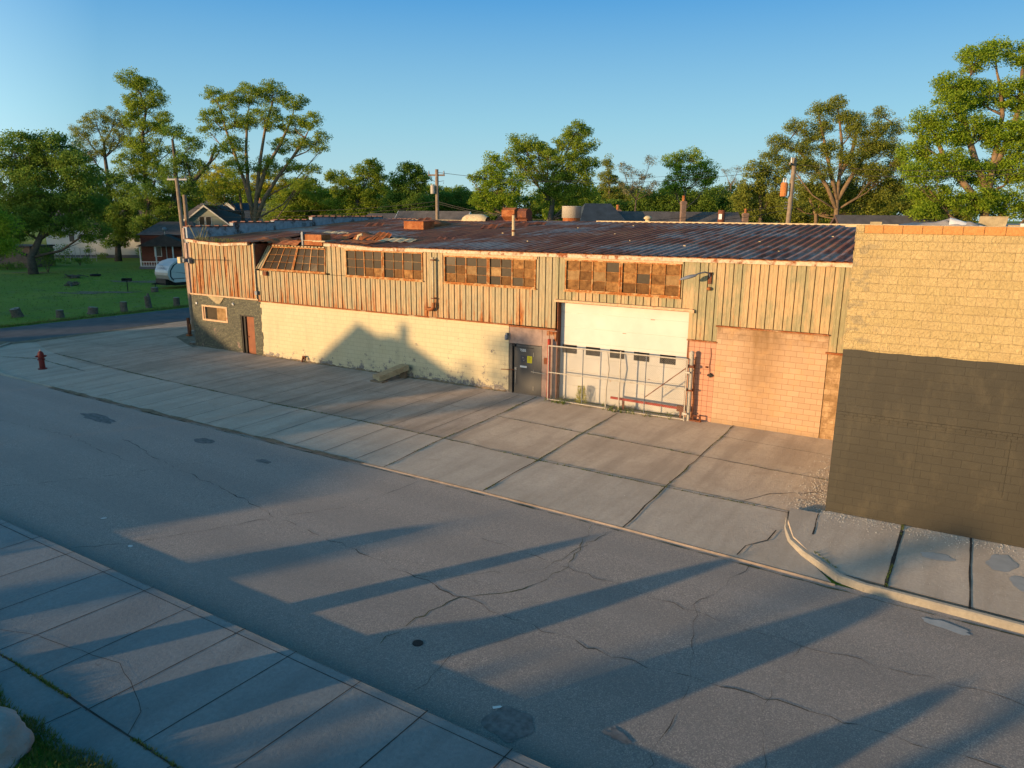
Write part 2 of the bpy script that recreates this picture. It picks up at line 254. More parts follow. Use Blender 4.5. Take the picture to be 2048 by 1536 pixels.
def leafmat(name, a, b, c, tr=.35):
    m = NM(name); m.K = 1; g = m.n('ShaderNodeNewGeometry'); cc = m.ramp(g.outputs['Random Per Island'], (.0, a), (.5, b), (1, c))
    big = m.noise(.35, 3); cc = m.mix(m.ramp(big, (.4, 0), (.65, .5)), cc, tuple(x*.8 for x in c))
    m.col(cc).rough(.6); m.p.inputs['Specular IOR Level'].default_value = .2
    t = m.n('ShaderNodeBsdfTranslucent'); m.put(t.inputs[0], cc); ms = m.n('ShaderNodeMixShader'); ms.inputs[0].default_value = tr
    m.t.links.new(m.p.outputs[0], ms.inputs[1]); m.t.links.new(t.outputs[0], ms.inputs[2]); m.t.links.new(ms.outputs[0], m.t.nodes['Material Output'].inputs[0]); return m.m
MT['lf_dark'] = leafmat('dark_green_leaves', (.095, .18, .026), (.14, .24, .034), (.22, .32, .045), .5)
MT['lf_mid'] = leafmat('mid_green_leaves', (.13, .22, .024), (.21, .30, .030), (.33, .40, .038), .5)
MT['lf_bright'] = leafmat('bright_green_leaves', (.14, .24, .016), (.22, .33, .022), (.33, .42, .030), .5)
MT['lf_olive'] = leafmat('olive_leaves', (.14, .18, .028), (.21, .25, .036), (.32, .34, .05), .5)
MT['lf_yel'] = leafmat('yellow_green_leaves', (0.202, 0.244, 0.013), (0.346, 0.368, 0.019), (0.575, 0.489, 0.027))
MT['lf_dry'] = leafmat('dry_twigs', (.16, .15, .09), (.22, .20, .12), (.20, .22, .09))
MT['grass'] = leafmat('grass_blades', (.06, .12, .015), (.10, .16, .02), (.20, .19, .06), .3)
# ---------------------------------------------------------------- mesh helpers
class MB:
    def __init__(s): s.v = []; s.f = []; s.mi = []
    def poly(s, pts, mi=0):
        n = len(s.v); s.v += [tuple(p) for p in pts]; s.f.append(tuple(range(n, n+len(pts)))); s.mi.append(mi)
    def box(s, x0, x1, y0, y1, z0, z1, mi=0, R=None):
        n = len(s.v); P = [(x, y, z) for z in (z0, z1) for y in (y0, y1) for x in (x0, x1)]
        if R is not None: P = [tuple(R @ Vector(p)) for p in P]
        s.v += P
        for q in ((0, 2, 3, 1), (4, 5, 7, 6), (0, 1, 5, 4), (2, 6, 7, 3), (0, 4, 6, 2), (1, 3, 7, 5)): s.f.append(tuple(n+i for i in q)); s.mi.append(mi)
    def prism(s, pts, vec, mi=0):
        n = len(s.v); k = len(pts); vec = Vector(vec); s.v += [tuple(p) for p in pts]+[tuple(Vector(p)+vec) for p in pts]
        s.f.append(tuple(range(n+k-1, n-1, -1))); s.f.append(tuple(range(n+k, n+2*k))); s.mi += [mi, mi]
        for i in range(k): j = (i+1) % k; s.f.append((n+i, n+j, n+k+j, n+k+i)); s.mi.append(mi)
    def tube(s, pts, rs, n=8, mi=0, cap=True):
        pts = [Vector(p) for p in pts]; rs = rs if isinstance(rs, (list, tuple)) else [rs]*len(pts); b = len(s.v); a = None
        for i, p in enumerate(pts):
            t = (pts[min(i+1, len(pts)-1)]-pts[max(i-1, 0)]).normalized()
            if a is None: a = t.orthogonal().normalized()
            else:
                a = a-t*a.dot(t); a = a.normalized() if a.length > 1e-5 else t.orthogonal().normalized()
            c = t.cross(a)
            for k in range(n): an = 2*math.pi*k/n; s.v.append(tuple(p+(a*math.cos(an)+c*math.sin(an))*rs[i]))
        for i in range(len(pts)-1):
            for k in range(n): s.f.append((b+i*n+k, b+i*n+(k+1) % n, b+(i+1)*n+(k+1) % n, b+(i+1)*n+k)); s.mi.append(mi)
        if cap: s.f.append(tuple(b+k for k in range(n-1, -1, -1))); s.f.append(tuple(b+(len(pts)-1)*n+k for k in range(n))); s.mi += [mi, mi]
    def lathe(s, prof, n=16, o=(0, 0, 0), mi=0):
        b = len(s.v)
        for r, z in prof:
            for k in range(n): an = 2*math.pi*k/n; s.v.append((o[0]+r*math.cos(an), o[1]+r*math.sin(an), o[2]+z))
        for i in range(len(prof)-1):
            for k in range(n): s.f.append((b+i*n+k, b+i*n+(k+1) % n, b+(i+1)*n+(k+1) % n, b+(i+1)*n+k)); s.mi.append(mi)
        s.f.append(tuple(b+k for k in range(n-1, -1, -1))); s.f.append(tuple(b+(len(prof)-1)*n+k for k in range(n))); s.mi += [mi, mi]
    def grid(s, fn, nu, nv, mi=0, skip=None):
        b = len(s.v)
        for j in range(nv+1):
            for i in range(nu+1): s.v.append(tuple(fn(i/nu, j/nv)))
        for j in range(nv):
            for i in range(nu):
                if skip and skip(i/nu, j/nv): continue
                q = b+j*(nu+1)+i; s.f.append((q, q+1, q+nu+2, q+nu+1)); s.mi.append(mi)
    def build(s, name, mats, parent=None, smooth=False, bend=None):
        me = bpy.data.meshes.new(name); v = [bend(Vector(p)) for p in s.v] if bend else s.v
        me.from_pydata([tuple(p) for p in v], [], s.f)
        for q in (mats if isinstance(mats, (list, tuple)) else [mats]): me.materials.append(MT[q] if isinstance(q, str) else q)
        me.polygons.foreach_set('material_index', s.mi)
        if smooth: me.polygons.foreach_set('use_smooth', [True]*len(s.f))
        me.update(); o = bpy.data.objects.new(name, me); COL.objects.link(o)
        if parent: o.parent = parent
        return o
def tag(o, label, cat, group=None):
    o['label'] = label; o['category'] = cat
    if group: o['group'] = group
    return o
def thing(name, label, cat, loc=(0, 0, 0), rz=0, group=None):
    o = bpy.data.objects.new(name, None); COL.objects.link(o); o.location = loc; o.rotation_euler = (0, 0, rz); o.empty_display_size = .3
    return tag(o, label, cat, group)
def struct(o, kind='structure'): o['kind'] = kind; return o
def copy_tree(o, loc=None, rz=None, sc=None, label=None, parent=None):
    c = o.copy(); COL.objects.link(c)
    if parent: c.parent = parent
    if loc is not None: c.location = loc
    if rz is not None: c.rotation_euler = (0, 0, rz)
    if sc is not None: c.scale = (sc, sc, sc)
    if label: c['label'] = label
    for ch in list(o.children): copy_tree(ch, parent=c)
    return c
def rodrot(a, b):  # frame whose z axis runs a -> b
    a, b = Vector(a), Vector(b); q = (b-a).to_track_quat('Z', 'Y'); return Matrix.Translation(a) @ q.to_matrix().to_4x4(), (b-a).length
def glyphs(mb, text, x0, z0, h, y, mi=0):
    SEG = {'0': 'abcdef', '5': 'afgcd', '7': 'abc'}; w_ = h*.5; t = h*.17
    for i, ch in enumerate(text):
        x = x0+i*h*.68
        R_ = dict(a=(x, x+w_, z0+h-t, z0+h), d=(x, x+w_, z0, z0+t), g=(x+t, x+w_-t, z0+h/2-t/2, z0+h/2+t/2), f=(x, x+t, z0+h/2, z0+h-t), e=(x, x+t, z0+t, z0+h/2), b=(x+w_-t, x+w_, z0+h/2, z0+h-t), c=(x+w_-t, x+w_, z0+t, z0+h/2))
        if ch == '7': R_['b'] = (x+w_-t, x+w_, z0+h*.5, z0+h-t)
        for sname in SEG[ch]: a = R_[sname]; mb.box(a[0], a[1], y-.004, y, a[2], a[3], mi)
# ---------------------------------------------------------------- ground
def sheet(name, pts, z, mat, kind='structure', thick=0):
    mb = MB()
    if thick: mb.prism([(x, y, z-thick) for x, y in pts], (0, 0, thick))
    else: mb.poly([(x, y, z) for x, y in pts])
    return struct(mb.build(name, mat), kind)
g = MB(); g.poly([(-1500, -600, -.02), (1200, -600, -.02), (1200, 2500, -.02), (-1500, 2500, -.02)]); struct(g.build('ground', 'lawn'))
sheet('road', [(-300, 7.78), (60, 7.78), (60, 14.9), (12, 15.45), (2, 15.78), (-3, 15.84), (-6.6, 15.98), (-11, 16.08), (-38.5, 16.02), (-44, 17.2), (-47.4, 19.8), (-54, 20.5), (-60, 15.5), (-300, 15.5)], 0, 'asphalt')
sheet('alley', [(-47.4, 19.3), (-47.6, 34), (-48, 300), (-54.8, 300), (-53.9, 34), (-54.1, 22), (-56, 19)], .004, 'alley')
# far pavement, drive apron and side yard
def wob(pts, n=6, a=.02):
    out = []
    for (x0, y0), (x1, y1) in zip(pts[:-1], pts[1:]):
        L = math.hypot(x1-x0, y1-y0); k = max(1, int(L*n/2))
        for i in range(k): t = i/k; out.append((x0+(x1-x0)*t+random.uniform(-a, a), y0+(y1-y0)*t+random.uniform(-a, a)))
    out.append(pts[-1]); return out
def strip(mb, pts, w, z, wv=.3, mi=0):
    for i in range(len(pts)-1):
        a, b = Vector((*pts[i], z)), Vector((*pts[i+1], z)); d = b-a; w = w if w > .055 or z < .02 else w*.994
        if d.length < 1e-4: continue
        n = Vector((-d.y, d.x, 0)).normalized()
        ww = [w*(1+math.sin(i*1.7+pts[0][0])*wv*.5+wv*mn.noise(Vector((pts[j][0]*1.3, pts[j][1]*1.3, 0)))*2) for j in (i, i+1)]
        mb.poly([a-n*ww[0]/2, b-n*ww[1]/2, b+n*ww[1]/2, a+n*ww[0]/2], mi)
ZA = .03
ap = sheet('drive_apron', [(-3.3, 19.42), (-14.62, 19.52), (-38.5, 19.6), (-43.2, 20.4), (-47.2, 21.6), (-47.3, 34), (-37.7, 34), (-37.7, 26.0), (-32.3, 26.12), (-2.2, 26.95), (-2.5, 19.7), (-2.62, 19.42)], ZA, 'apron')
sheet('coarse_slabs', [(-14.6, 19.5), (-3.3, 19.42), (-2.55, 19.46), (-2.4, 26.9), (-14.9, 26.55)], ZA+.004, 'slab')
lip = [(-3.3, 19.4), (-14.62, 19.5), (-38.5, 19.6), (-43.2, 20.4), (-46.8, 21.2), (-46.9, 19.9), (-44, 17.25), (-38.5, 16.06), (-11, 16.12), (-6.6, 16.02), (-3, 15.88), (-1.75, 15.84), (-2.5, 16.85), (-3.0, 17.6), (-3.3, 18.6)]
mb = MB(); mb.prism([(x, y, ZA-.05) for x, y in lip], (0, 0, .05)); struct(mb.build('pavement_lip', 'ramp'))
sheet('corner_slab', [(-47.35, 22), (-47.35, 19.6), (-44.2, 17.1), (-40, 16.2), (-36, 16.05), (-36, 20.5), (-43, 21.5)], .012, 'ramp')
# joints with their weeds
jm = MB(); zj = ZA+.010; weeds = []
for X0 in (-17.29, -18.67, -20.26, -21.8, -23.3, -24.6, -26.1, -27.6, -29.1, -30.6, -32.1, -33.7, -35.3, -37.0):
    strip(jm, wob([(X0, 16.15), (X0-.15, 19.55), (X0-.3, 26.05)], 3, .01), .022, zj)
strip(jm, wob([(-15.91, 16.12), (-15.95, 19.5), (-16.0, 26.3)], 3, .01), .022, zj)
for P_, w_ in (([(-14.62, 16.12), (-14.9, 19.5), (-15.0, 23.0), (-15.2, 26.45)], .034), ([(-10.97, 16.12), (-11.0, 19.3), (-11.15, 22.8), (-11.2, 25.9)], .032), ([(-6.62, 16.0), (-6.75, 19.3), (-6.77, 22.5), (-6.87, 26.8)], .034),
               ([(-42, 20.2), (-32.8, 19.6), (-25.4, 19.45), (-19.2, 19.52), (-15, 19.5), (-11, 19.27), (-6.75, 19.25), (-2.8, 19.25)], .034), ([(-15, 22.93), (-11.1, 22.75), (-6.8, 22.55), (-2.5, 22.4)], .03), ([(-7, 25.1), (-2.4, 24.9)], .018),
               ([(-47, 23.0), (-32, 23.6), (-22, 23.3), (-16, 23.2)], .018), ([(-44, 27.5), (-38, 26.4)], .02), ([(-45, 17.6), (-41, 18.9), (-36, 18.6)], .03)):
    q = wob(P_, 4, .025); strip(jm, q, w_, zj+.003); weeds.append((q, w_))
strip(jm, wob([(-4.6, 19.4), (-4.1, 20.4), (-3.3, 20.9), (-2.9, 21.3)], 8, .05), .02, zj+.006)
j = jm.build('pavement_joint', 'gap'); struct(j)
# right pavement with its kerb
ZR = .14
rw = [(-2.62, 19.40), (-3.33, 19.36), (-3.2, 18.5), (-2.88, 17.55), (-2.35, 16.8), (-1.6, 16.12), (2, 16.0), (12, 15.65), (60, 15.1), (60, 21.5), (8, 20.05), (-2.45, 19.68)]
mb = MB(); mb.prism([(x, y, ZR-.16) for x, y in rw], (0, 0, .16)); struct(mb.build('pavement', 'ramp'))
def kerb(name, line, wd, z0, z1s, mat, joints=None):
    mb = MB(); n = len(line); L = [Vector((*p, 0)) for p in line]; ring = []
    for i, p in enumerate(L):
        t = (L[min(i+1, n-1)]-L[max(i-1, 0)]).normalized(); nn = Vector((-t.y, t.x, 0)); z1 = z1s[i] if isinstance(z1s, list) else z1s
        q = [p+Vector((0, 0, z0)), p+nn*.02+Vector((0, 0, z1-.03)), p+nn*.055+Vector((0, 0, z1)), p+nn*wd+Vector((0, 0, z1)), p+nn*wd+Vector((0, 0, z0))]
        ring.append(len(mb.v)); mb.v += [tuple(x) for x in q]
    for i in range(n-1):
        for k in range(4): mb.f.append((ring[i]+k, ring[i+1]+k, ring[i+1]+k+1, ring[i]+k+1)); mb.mi.append(0)
    return struct(mb.build(name, mat))
cl = [(-3.38, 18.9), (-3.25, 18.2), (-2.97, 17.4), (-2.55, 16.8), (-2.1, 16.35), (-1.66, 15.95), (-1.1, 15.80), (0, 15.78), (2, 15.70), (6, 15.58), (12, 15.38), (60, 14.85)]
kerb('kerb', cl, .15, 0, [.035, .05, .10, .14, .155, .155, .152, .15, .15, .15, .15, .15], 'kerb')
kerb('kerb', [(-47.3, 20.2), (-45.5, 18.1), (-43.5, 16.9), (-41, 16.2), (-38.2, 16.0), (-34, 16.0)], .22, 0, [.10, .11, .11, .10, .06, .03], 'kerb')
kerb('kerb', [(-15.5, 16.0), (-11, 16.02), (-6.6, 15.92), (-3, 15.78), (-1.66, 15.72)], .05, 0, [.031, .032, .034, .036, .036], 'apron')
jm = MB()
for P_, w_ in (([(-2.62, 19.35), (-2.5, 17.9)], .035), ([(-.69, 19.75), (-.72, 15.95)], .07), ([(.76, 19.8), (.78, 15.9)], .04), ([(2.3, 19.9), (2.35, 15.85)], .03), ([(3.9, 19.9), (3.9, 15.85)], .03), ([(-1.5, 16.1), (2, 15.93), (12, 15.6)], .018), ([(-3.35, 19.3), (-3.12, 18.3), (-2.8, 17.6), (-2.3, 16.95), (-1.7, 16.3)], .05), ([(-3.3, 19.42), (-2.6, 19.42)], .03), ([(-3.35, 17.9), (-3.4, 17.2), (-3.75, 16.6), (-3.8, 16.0)], .03)):
    q = wob(P_, 5, .012); strip(jm, q, w_, ZR+.006 if P_[0][0] > -3.34 and P_[0][0] != -3.3 else ZA+.02); weeds.append((q, w_*.9 if w_ > .04 else 0))
struct(jm.build('pavement_joint', 'gap'))
# near pavement and kerb
ZN = .13
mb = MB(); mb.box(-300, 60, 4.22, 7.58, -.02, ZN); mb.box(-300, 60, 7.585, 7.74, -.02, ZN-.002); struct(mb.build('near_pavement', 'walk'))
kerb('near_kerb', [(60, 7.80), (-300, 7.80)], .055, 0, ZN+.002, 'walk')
jm = MB()
for X0, X1 in ((-17.93, -18.1), (-16.47, -16.63), (-14.95, -15.17), (-13.46, -13.65), (-12.14, -12.27), (-10.61, -10.77), (-9.25, -9.37), (-7.71, -7.84), (-6.33, -6.39), (-4.78, -4.85), (-3.3, -3.4), (-1.8, -1.9), (-19.45, -19.6), (-21, -21.2), (-22.5, -22.7)):
    strip(jm, wob([(X0, 7.78), (X1, 4.93)], 3, .004), .018, ZN+.006)
for X0 in (-12.9, -10.9, -8.6, -14.9): strip(jm, wob([(X0, 4.93), (X0-.1, 4.3)], 3, .004), .016, ZN+.006)
q = wob([(-30, 4.9), (-14, 4.93), (-12, 4.97), (-9, 4.95), (-2, 4.95)], 4, .015); strip(jm, q, .035, ZN+.008); weeds.append((wob([(-14, 4.93), (-11.3, 4.96)], 5, .02), .08)); weeds.append((wob([(-9.55, 4.95), (-7.5, 4.95)], 5, .03), .09))
strip(jm, wob([(-40, 7.575), (0, 7.575)], 1, .003), .014, ZN+.006)
strip(jm, wob([(-13.5, 5.6), (-12.4, 5.75), (-11.5, 5.9), (-10.6, 5.6), (-10.0, 5.35), (-9.7, 4.97)], 8, .03), .010, ZN+.012)
strip(jm, wob([(-14.9, 5.15), (-13.5, 5.6)], 8, .02), .008, ZN+.012)
struct(jm.build('pavement_joint', 'gap'))
# road cracks, patches
cm = MB()
def crack(pts, w_, mi=0, z=.006, a=.07): strip(cm, wob(pts, 9, a), w_*.45, z, 1.3, mi)
for P_, w_, mi in (([(-24, 13.4), (-20, 12.6), (-17.3, 12.3), (-14.4, 11.75), (-12.2, 11.55), (-10, 11.3), (-8.4, 11.1), (-6.3, 10.9), (-4.4, 10.85), (-2.0, 11.1), (1, 11.3), (4, 11.2)], .045, 0),
                   ([(-34, 12.0), (-26, 12.6), (-22, 12.2)], .03, 0),
                   ([(-9.4, 11.2), (-7.2, 13.0), (-6.9, 15.7)], .035, 1), ([(-8.4, 8.4), (-8.3, 9.9), (-8.1, 11.0), (-7.2, 12.0), (-6.8, 13.4), (-7.4, 15.8)], .05, 1),
                   ([(-14.4, 11.75), (-16, 9.0), (-17.0, 7.9)], .03, 0), ([(-14.4, 11.75), (-13.4, 13.2), (-13.0, 15.9)], .03, 0), ([(-23, 8.5), (-21, 11), (-19.6, 13.6)], .03, 0),
                   ([(-3.0, 8.0), (-3.2, 10.8), (-3.9, 13.4), (-3.4, 15.8)], .022, 0), ([(-9.3, 13.6), (-5, 13.2), (-2.4, 13.0), (0.5, 13.2), (4, 13.3)], .03, 0), ([(-6.9, 8.0), (-7.0, 9.4), (-6.2, 10.7)], .018, 0), ([(-1.5, 9.0), (-2, 11), (-1.8, 13)], .012, 0)):
    crack(P_, w_*.62, mi)
crack([(-34, 15.9), (-22, 15.9), (-11, 15.93), (-6, 15.8), (-1.8, 15.6), (4, 15.55), (12, 15.25)], .06, 1, a=.02)
MT['crack'] = plain('crack_dirt', (.085, .08, .065), .95, .4, 3); struct(cm.build('road_crack', ['crack', 'crackgreen']))
def blob(mb, cx, cy, rx, ry, z, n=22, rot=0, mi=0, rag=.25):
    P_ = []
    for k in range(n):
        a = 2*math.pi*k/n; r = 1+rag*mn.noise(Vector((math.cos(a)*1.5+cx, math.sin(a)*1.5+cy, 3)))*2
        x, y = rx*r*math.cos(a), ry*r*math.sin(a); P_.append((cx+x*math.cos(rot)-y*math.sin(rot), cy+x*math.sin(rot)+y*math.cos(rot), z))
    mb.poly(P_, mi)
pm = MB(); blob(pm, -21.6, 14.8, .42, .24, .008, 30, rag=.12); blob(pm, -27.4, 14.4, 1.1, .3, .008, 40, rag=.3); blob(pm, -5.2, 8.35, .4, .35, .008, 40, rag=.2); blob(pm, -18.2, 14.5, .35, .12, .008); blob(pm, -3.65, 9.0, .2, .12, .008, rag=.5)
struct(pm.build('road_patch', 'tar'))
mb = MB(); mb.lathe([(.10, 0), (.10, .010), (.08, .011)], 20); mc = mb.build('manhole_cover', 'black'); mc.location = (-7.75, 9.28, .006); tag(mc, 'small round iron valve cover set in the road', 'cover')
pm = MB(); blob(pm, .45, 15.2, .42, .16, .009, rot=-.2, rag=.3); struct(pm.build('road_patch', 'chalk'))
pm = MB()
for cx, cy, r in ((1.35, 18.6, .5), (2.1, 18.2, .42), (1.7, 17.7, .35), (.1, 18.2, .35), (2.7, 18.8, .5)): blob(pm, cx, cy, r, r*.55, ZR+.004+.0007*cx, 24, rot=cx, rag=.2)
struct(pm.build('paint_residue', 'chalk'))
q = wob([(-34, 15.98), (-28, 16.0), (-22, 16.03), (-15.4, 16.05)], 3, .03)
mb = MB(); strip(mb, q, .16, ZA+.012, .9); struct(mb.build('dirt_verge', 'dirt'))
sheet('dirt_patch', [(-37.6, 25.6), (-38.8, 26.0), (-41.6, 27.2), (-42.9, 29.4), (-40.2, 29.0), (-37.6, 29.2)], ZA+.008, 'dirt')
q = [(-52, 19.2), (-50, 19.7), (-47.6, 20.8), (-47.4, 24), (-47.5, 30), (-46.9, 30), (-46.7, 24), (-46.6, 21.3), (-47.5, 19.5), (-50, 18.7)]
sheet('dirt_verge', q, ZA+.009, 'dirt')
# rubble crumbs
mb = MB()
def crumb(mb, x, y, z, r):
    n = len(mb.v); 
    for dx, dy, dz in ((1, 0, 0), (-.5, .8, 0), (-.6, -.7, 0), (.1, 0, .7)): mb.v.append((x+dx*r*random.uniform(.6, 1.3), y+dy*r*random.uniform(.6, 1.3), z+dz*r))
    for q in ((0, 1, 3), (1, 2, 3), (2, 0, 3)): mb.f.append(tuple(n+i for i in q)); mb.mi.append(0)
for _ in range(900):
    t = random.random(); x = -2.6-abs(random.gauss(0, .45)); y = random.uniform(19.6, 25.8); y = 19.7+(y-19.7)*random.random()**.6; crumb(mb, x, y, ZA+.004, random.uniform(.008, .028))
for _ in range(900):
    x = random.uniform(-2.6, 4.2); y = 19.66+.035*(x+2.5)-abs(random.gauss(0, .35)); crumb(mb, x, y, ZR, random.uniform(.006, .022))
for _ in range(350): crumb(mb, random.uniform(-2.5, 4), random.uniform(16.2, 19.6), ZR, random.uniform(.004, .012))
for _ in range(120):
    crumb(mb, random.uniform(-34, -6), random.uniform(16.3, 25.5), ZA, random.uniform(.008, .02))
rb = mb.build('rubble', 'rubble'); struct(rb, 'stuff'); rb['label'] = 'pale crumbs of broken block strewn along the foot of the walls'
mb = MB()
for x, y, z in ((-15.9, 8.74, 0), (-5.55, 8.55, 0), (-53.4, 30.3, 0), (-18, 9.3, 0), (-60, 29, 0)): blob(mb, x, y, .07, .035, z+.02, 8, rag=.6, rot=x)
lt = mb.build('litter', 'white'); struct(lt, 'stuff'); lt['label'] = 'scraps of white paper litter on the road'
# weeds in joints + foreground grass
def blades(mb, x, y, z, h, n, sp, lean=.5, wd=.012, mi=0):
    for _ in range(n):
        a = random.uniform(0, 6.283); bx, by = x+random.gauss(0, sp), y+random.gauss(0, sp); hh = h*random.uniform(.4, 1.1); lx, ly = math.cos(a)*lean*hh, math.sin(a)*lean*hh
        px_, py_ = -math.sin(a)*wd, math.cos(a)*wd; n0 = len(mb.v)
        mb.v += [(bx-px_, by-py_, z), (bx+px_, by+py_, z), (bx+lx*.5+px_*.7, by+ly*.5+py_*.7, z+hh*.65), (bx+lx, by+ly, z+hh)]
        mb.f += [(n0, n0+1, n0+2), (n0, n0+2, n0+3)]; mb.mi += [mi, mi]
mb = MB()
for q, w_ in weeds:
    if w_ < .03: continue
    for i in range(len(q)-1):
        d_ = mn.noise(Vector((q[i][0]*.7, q[i][1]*.7, 9)))+.25
        if d_ < 0: continue
        L = math.hypot(q[i+1][0]-q[i][0], q[i+1][1]-q[i][1]); zz = ZN if q[i][1] < 8 else (ZR if q[i][0] > -2.5 else ZA)
        for _ in range(int(L*60*d_*(max(w_, .04)/.045)**2)+1):
            t = random.random(); blades(mb, q[i][0]+(q[i+1][0]-q[i][0])*t, q[i][1]+(q[i+1][1]-q[i][1])*t, zz, .045, 3, .015, .8, .008)
wd_ = mb.build('joint_weeds', 'grass'); struct(wd_, 'stuff'); wd_['label'] = 'small weeds growing in the pavement joints'
g = MB()
def berm(u, v):
    x = -60+u*110; y = 4.3-v*12; e = 4.35+.12*mn.noise(Vector((x*.9, 0, 0)))*2
    return (x, min(y, e) if v > 0 else e, .11+.36*min(1, v*5)+.07*mn.noise(Vector((x*1.4, y*1.4, 0)))+(.0 if v < .2 else 0))
g.grid(berm, 200, 12); struct(g.build('grass_verge', 'lawn'))
mb = MB()
for _ in range(15000):
    x = random.uniform(-22, -6); y = 4.42-abs(random.gauss(0, .42)); 
    if y < 2.6: continue
    blades(mb, x, y+.12*mn.noise(Vector((x*.9, 0, 0)))*2, .1+.34*min(1, (4.4-y)*.5), random.uniform(.05, .13), 2, .01, .7, .006)
gb = mb.build('grass', 'grass'); struct(gb, 'stuff'); gb['label'] = 'rough green grass edging the near pavement'
mb = MB()
for _ in range(5000):
    x = random.uniform(-100, -55); y = random.uniform(22, 60); blades(mb, x, y, 0, random.uniform(.05, .14), 2, .1, .6, .03)
for _ in range(2500):
    x = -54.3-abs(random.gauss(0, .5)); y = random.uniform(22, 50); blades(mb, x, y, 0, random.uniform(.08, .2), 2, .1, .6, .02)
gb = mb.build('lawn_grass', 'grass'); struct(gb, 'stuff'); gb['label'] = 'mown lawn grass beyond the side street'
# ---------------------------------------------------------------- warehouse (local frame: x along the front, y inward, z up)
WA = rad(1.4654)
WH = thing('warehouse', 'long old warehouse with rusty metal siding above cream and black painted block walls', 'warehouse', (-32.315, 26.12, 0), WA)
EV = [(-5.45, 6.16), (-4.2, 6.05), (-2.5, 5.98), (-1.2, 6.05), (0, 6.10), (1, 6.05), (3.2, 6.12), (5.35, 6.2), (6.5, 6.15), (8.4, 6.07), (11.4, 6.11), (14.2, 6.10), (17.1, 6.12), (22.6, 6.14), (28.9, 6.18)]
def eave(s):
    for (a, za), (b, zb) in zip(EV[:-1], EV[1:]):
        if s <= b: return za+(zb-za)*(s-a)/(b-a)
    return EV[-1][1]
def P(name, mb, mats, parent=WH, **k): return mb.build(name, mats, parent, **k)
# brick front with openings
mb = MB(); B0, B1 = 0, .3
for x0, x1, z0, z1 in ((-5.55, -4.66, 0, 3.03), (-4.66, -2.57, 0, 1.62), (-4.66, -2.57, 2.47, 3.03), (-2.57, -1.52, 0, 3.03), (-1.52, -.44, 2.14, 3.03), (-.44, .03, 0, 3.03)): mb.box(x0, x1, B0, B1, z0, z1)
P('brick_wall', mb, 'black_brick')
mb = MB()   # ragged edge where the cream paint meets the brick
for k in range(16):
    z0 = k*.19; mb.box(.03, .1+random.uniform(0, .14), -.012, .1, z0, z0+.19)
P('brick_edge', mb, 'black_brick')
mb = MB(); mb.box(.06, 15.64, .002, .3, 0, 2.98); P('painted_block_wall', mb, 'white_block')
mb = MB()   # grime at the foot, proud of the wall
hs_ = [random.uniform(.01, .09) for k in range(121)]
for k in range(121): x = .1+k*.1285; mb.v += [(x, -.05, ZA), (x, -.02, ZA+hs_[k]), (x, .003, ZA+hs_[k]+.01)]
for k in range(120): a = k*3; mb.f += [(a, a+3, a+4, a+1), (a+1, a+4, a+5, a+2)]; mb.mi += [0, 0]
P('dirt_lip', mb, 'dirt')
mb = MB(); mb.box(15.64, 17.25, .03, .3, 2.22, 2.95); mb.box(17.27, 17.95, .02, .3, 0, 2.95); P('pink_panel', mb, 'pink_panel')
mb = MB(); mb.box(17.5, 17.95, -.02, .04, 2.72, 2.9); mb.box(17.86, 17.95, -.03, .12, 2.5, 2.9); P('broken_trim', mb, 'trimrust')
# siding with ribs and window openings
def clad(mb, s0, s1, z0, z1, y=0, top=None):
    k0 = math.ceil(s0/.305); xs = [s0]+[k*.305 for k in range(k0, int(s1/.305)+1) if s0+.03 < k*.305 < s1-.03]+[s1]
    for a, b in zip(xs[:-1], xs[1:]):
        mb.poly([(a, y, z0), (b, y, z0), (b, y, z1 if not top else top(b)), (a, y, z1 if not top else top(a))])
        mb.box(a+.135, a+.165, y-.008, y-.0005, z0+.002, z1 if not top else top(a)) if b-a > .2 else None
    for x in xs[1:-1]:
        zt = z1 if not top else top(x); w_ = .018
        mb.poly([(x-w_, y-.0006, z0), (x-w_*.7, y-.042, z0), (x-w_*.7, y-.042, zt), (x-w_, y-.0006, zt)]); mb.poly([(x-w_*.7, y-.042, z0), (x+w_*.7, y-.042, z0), (x+w_*.7, y-.042, zt), (x-w_*.7, y-.042, zt)])
        mb.poly([(x+w_*.7, y-.042, z0), (x+w_, y-.0006, z0), (x+w_, y-.0006, zt), (x+w_*.7, y-.042, zt)]); mb.poly([(x+w_, y-.002, z0), (x+w_+.014, y-.002, z0), (x+w_+.014, y-.002, zt), (x+w_, y-.002, zt)], 1)  # dark strip on the right of each rib paints its shadow line
WL, WH2 = 4.66, 5.9
SM = ['siding', 'rustdark_ribshade']
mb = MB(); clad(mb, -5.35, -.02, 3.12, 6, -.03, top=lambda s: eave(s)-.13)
def bulge(p):
    k = mn.noise(Vector((p.x*.6, 0, p.z*.4))); return Vector((p.x+.035*math.sin(p.z*1.3+p.x), p.y+.06*k, p.z))
P('rusted_siding', mb, ['siding_rust', 'rustdark_ribshade'], bend=bulge)
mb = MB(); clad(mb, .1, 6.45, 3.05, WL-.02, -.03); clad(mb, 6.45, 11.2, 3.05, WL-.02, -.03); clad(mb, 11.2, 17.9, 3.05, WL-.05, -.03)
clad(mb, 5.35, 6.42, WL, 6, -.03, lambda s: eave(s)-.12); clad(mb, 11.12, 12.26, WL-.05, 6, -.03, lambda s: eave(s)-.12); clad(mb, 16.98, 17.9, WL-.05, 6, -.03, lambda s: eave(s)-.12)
P('siding', mb, SM)
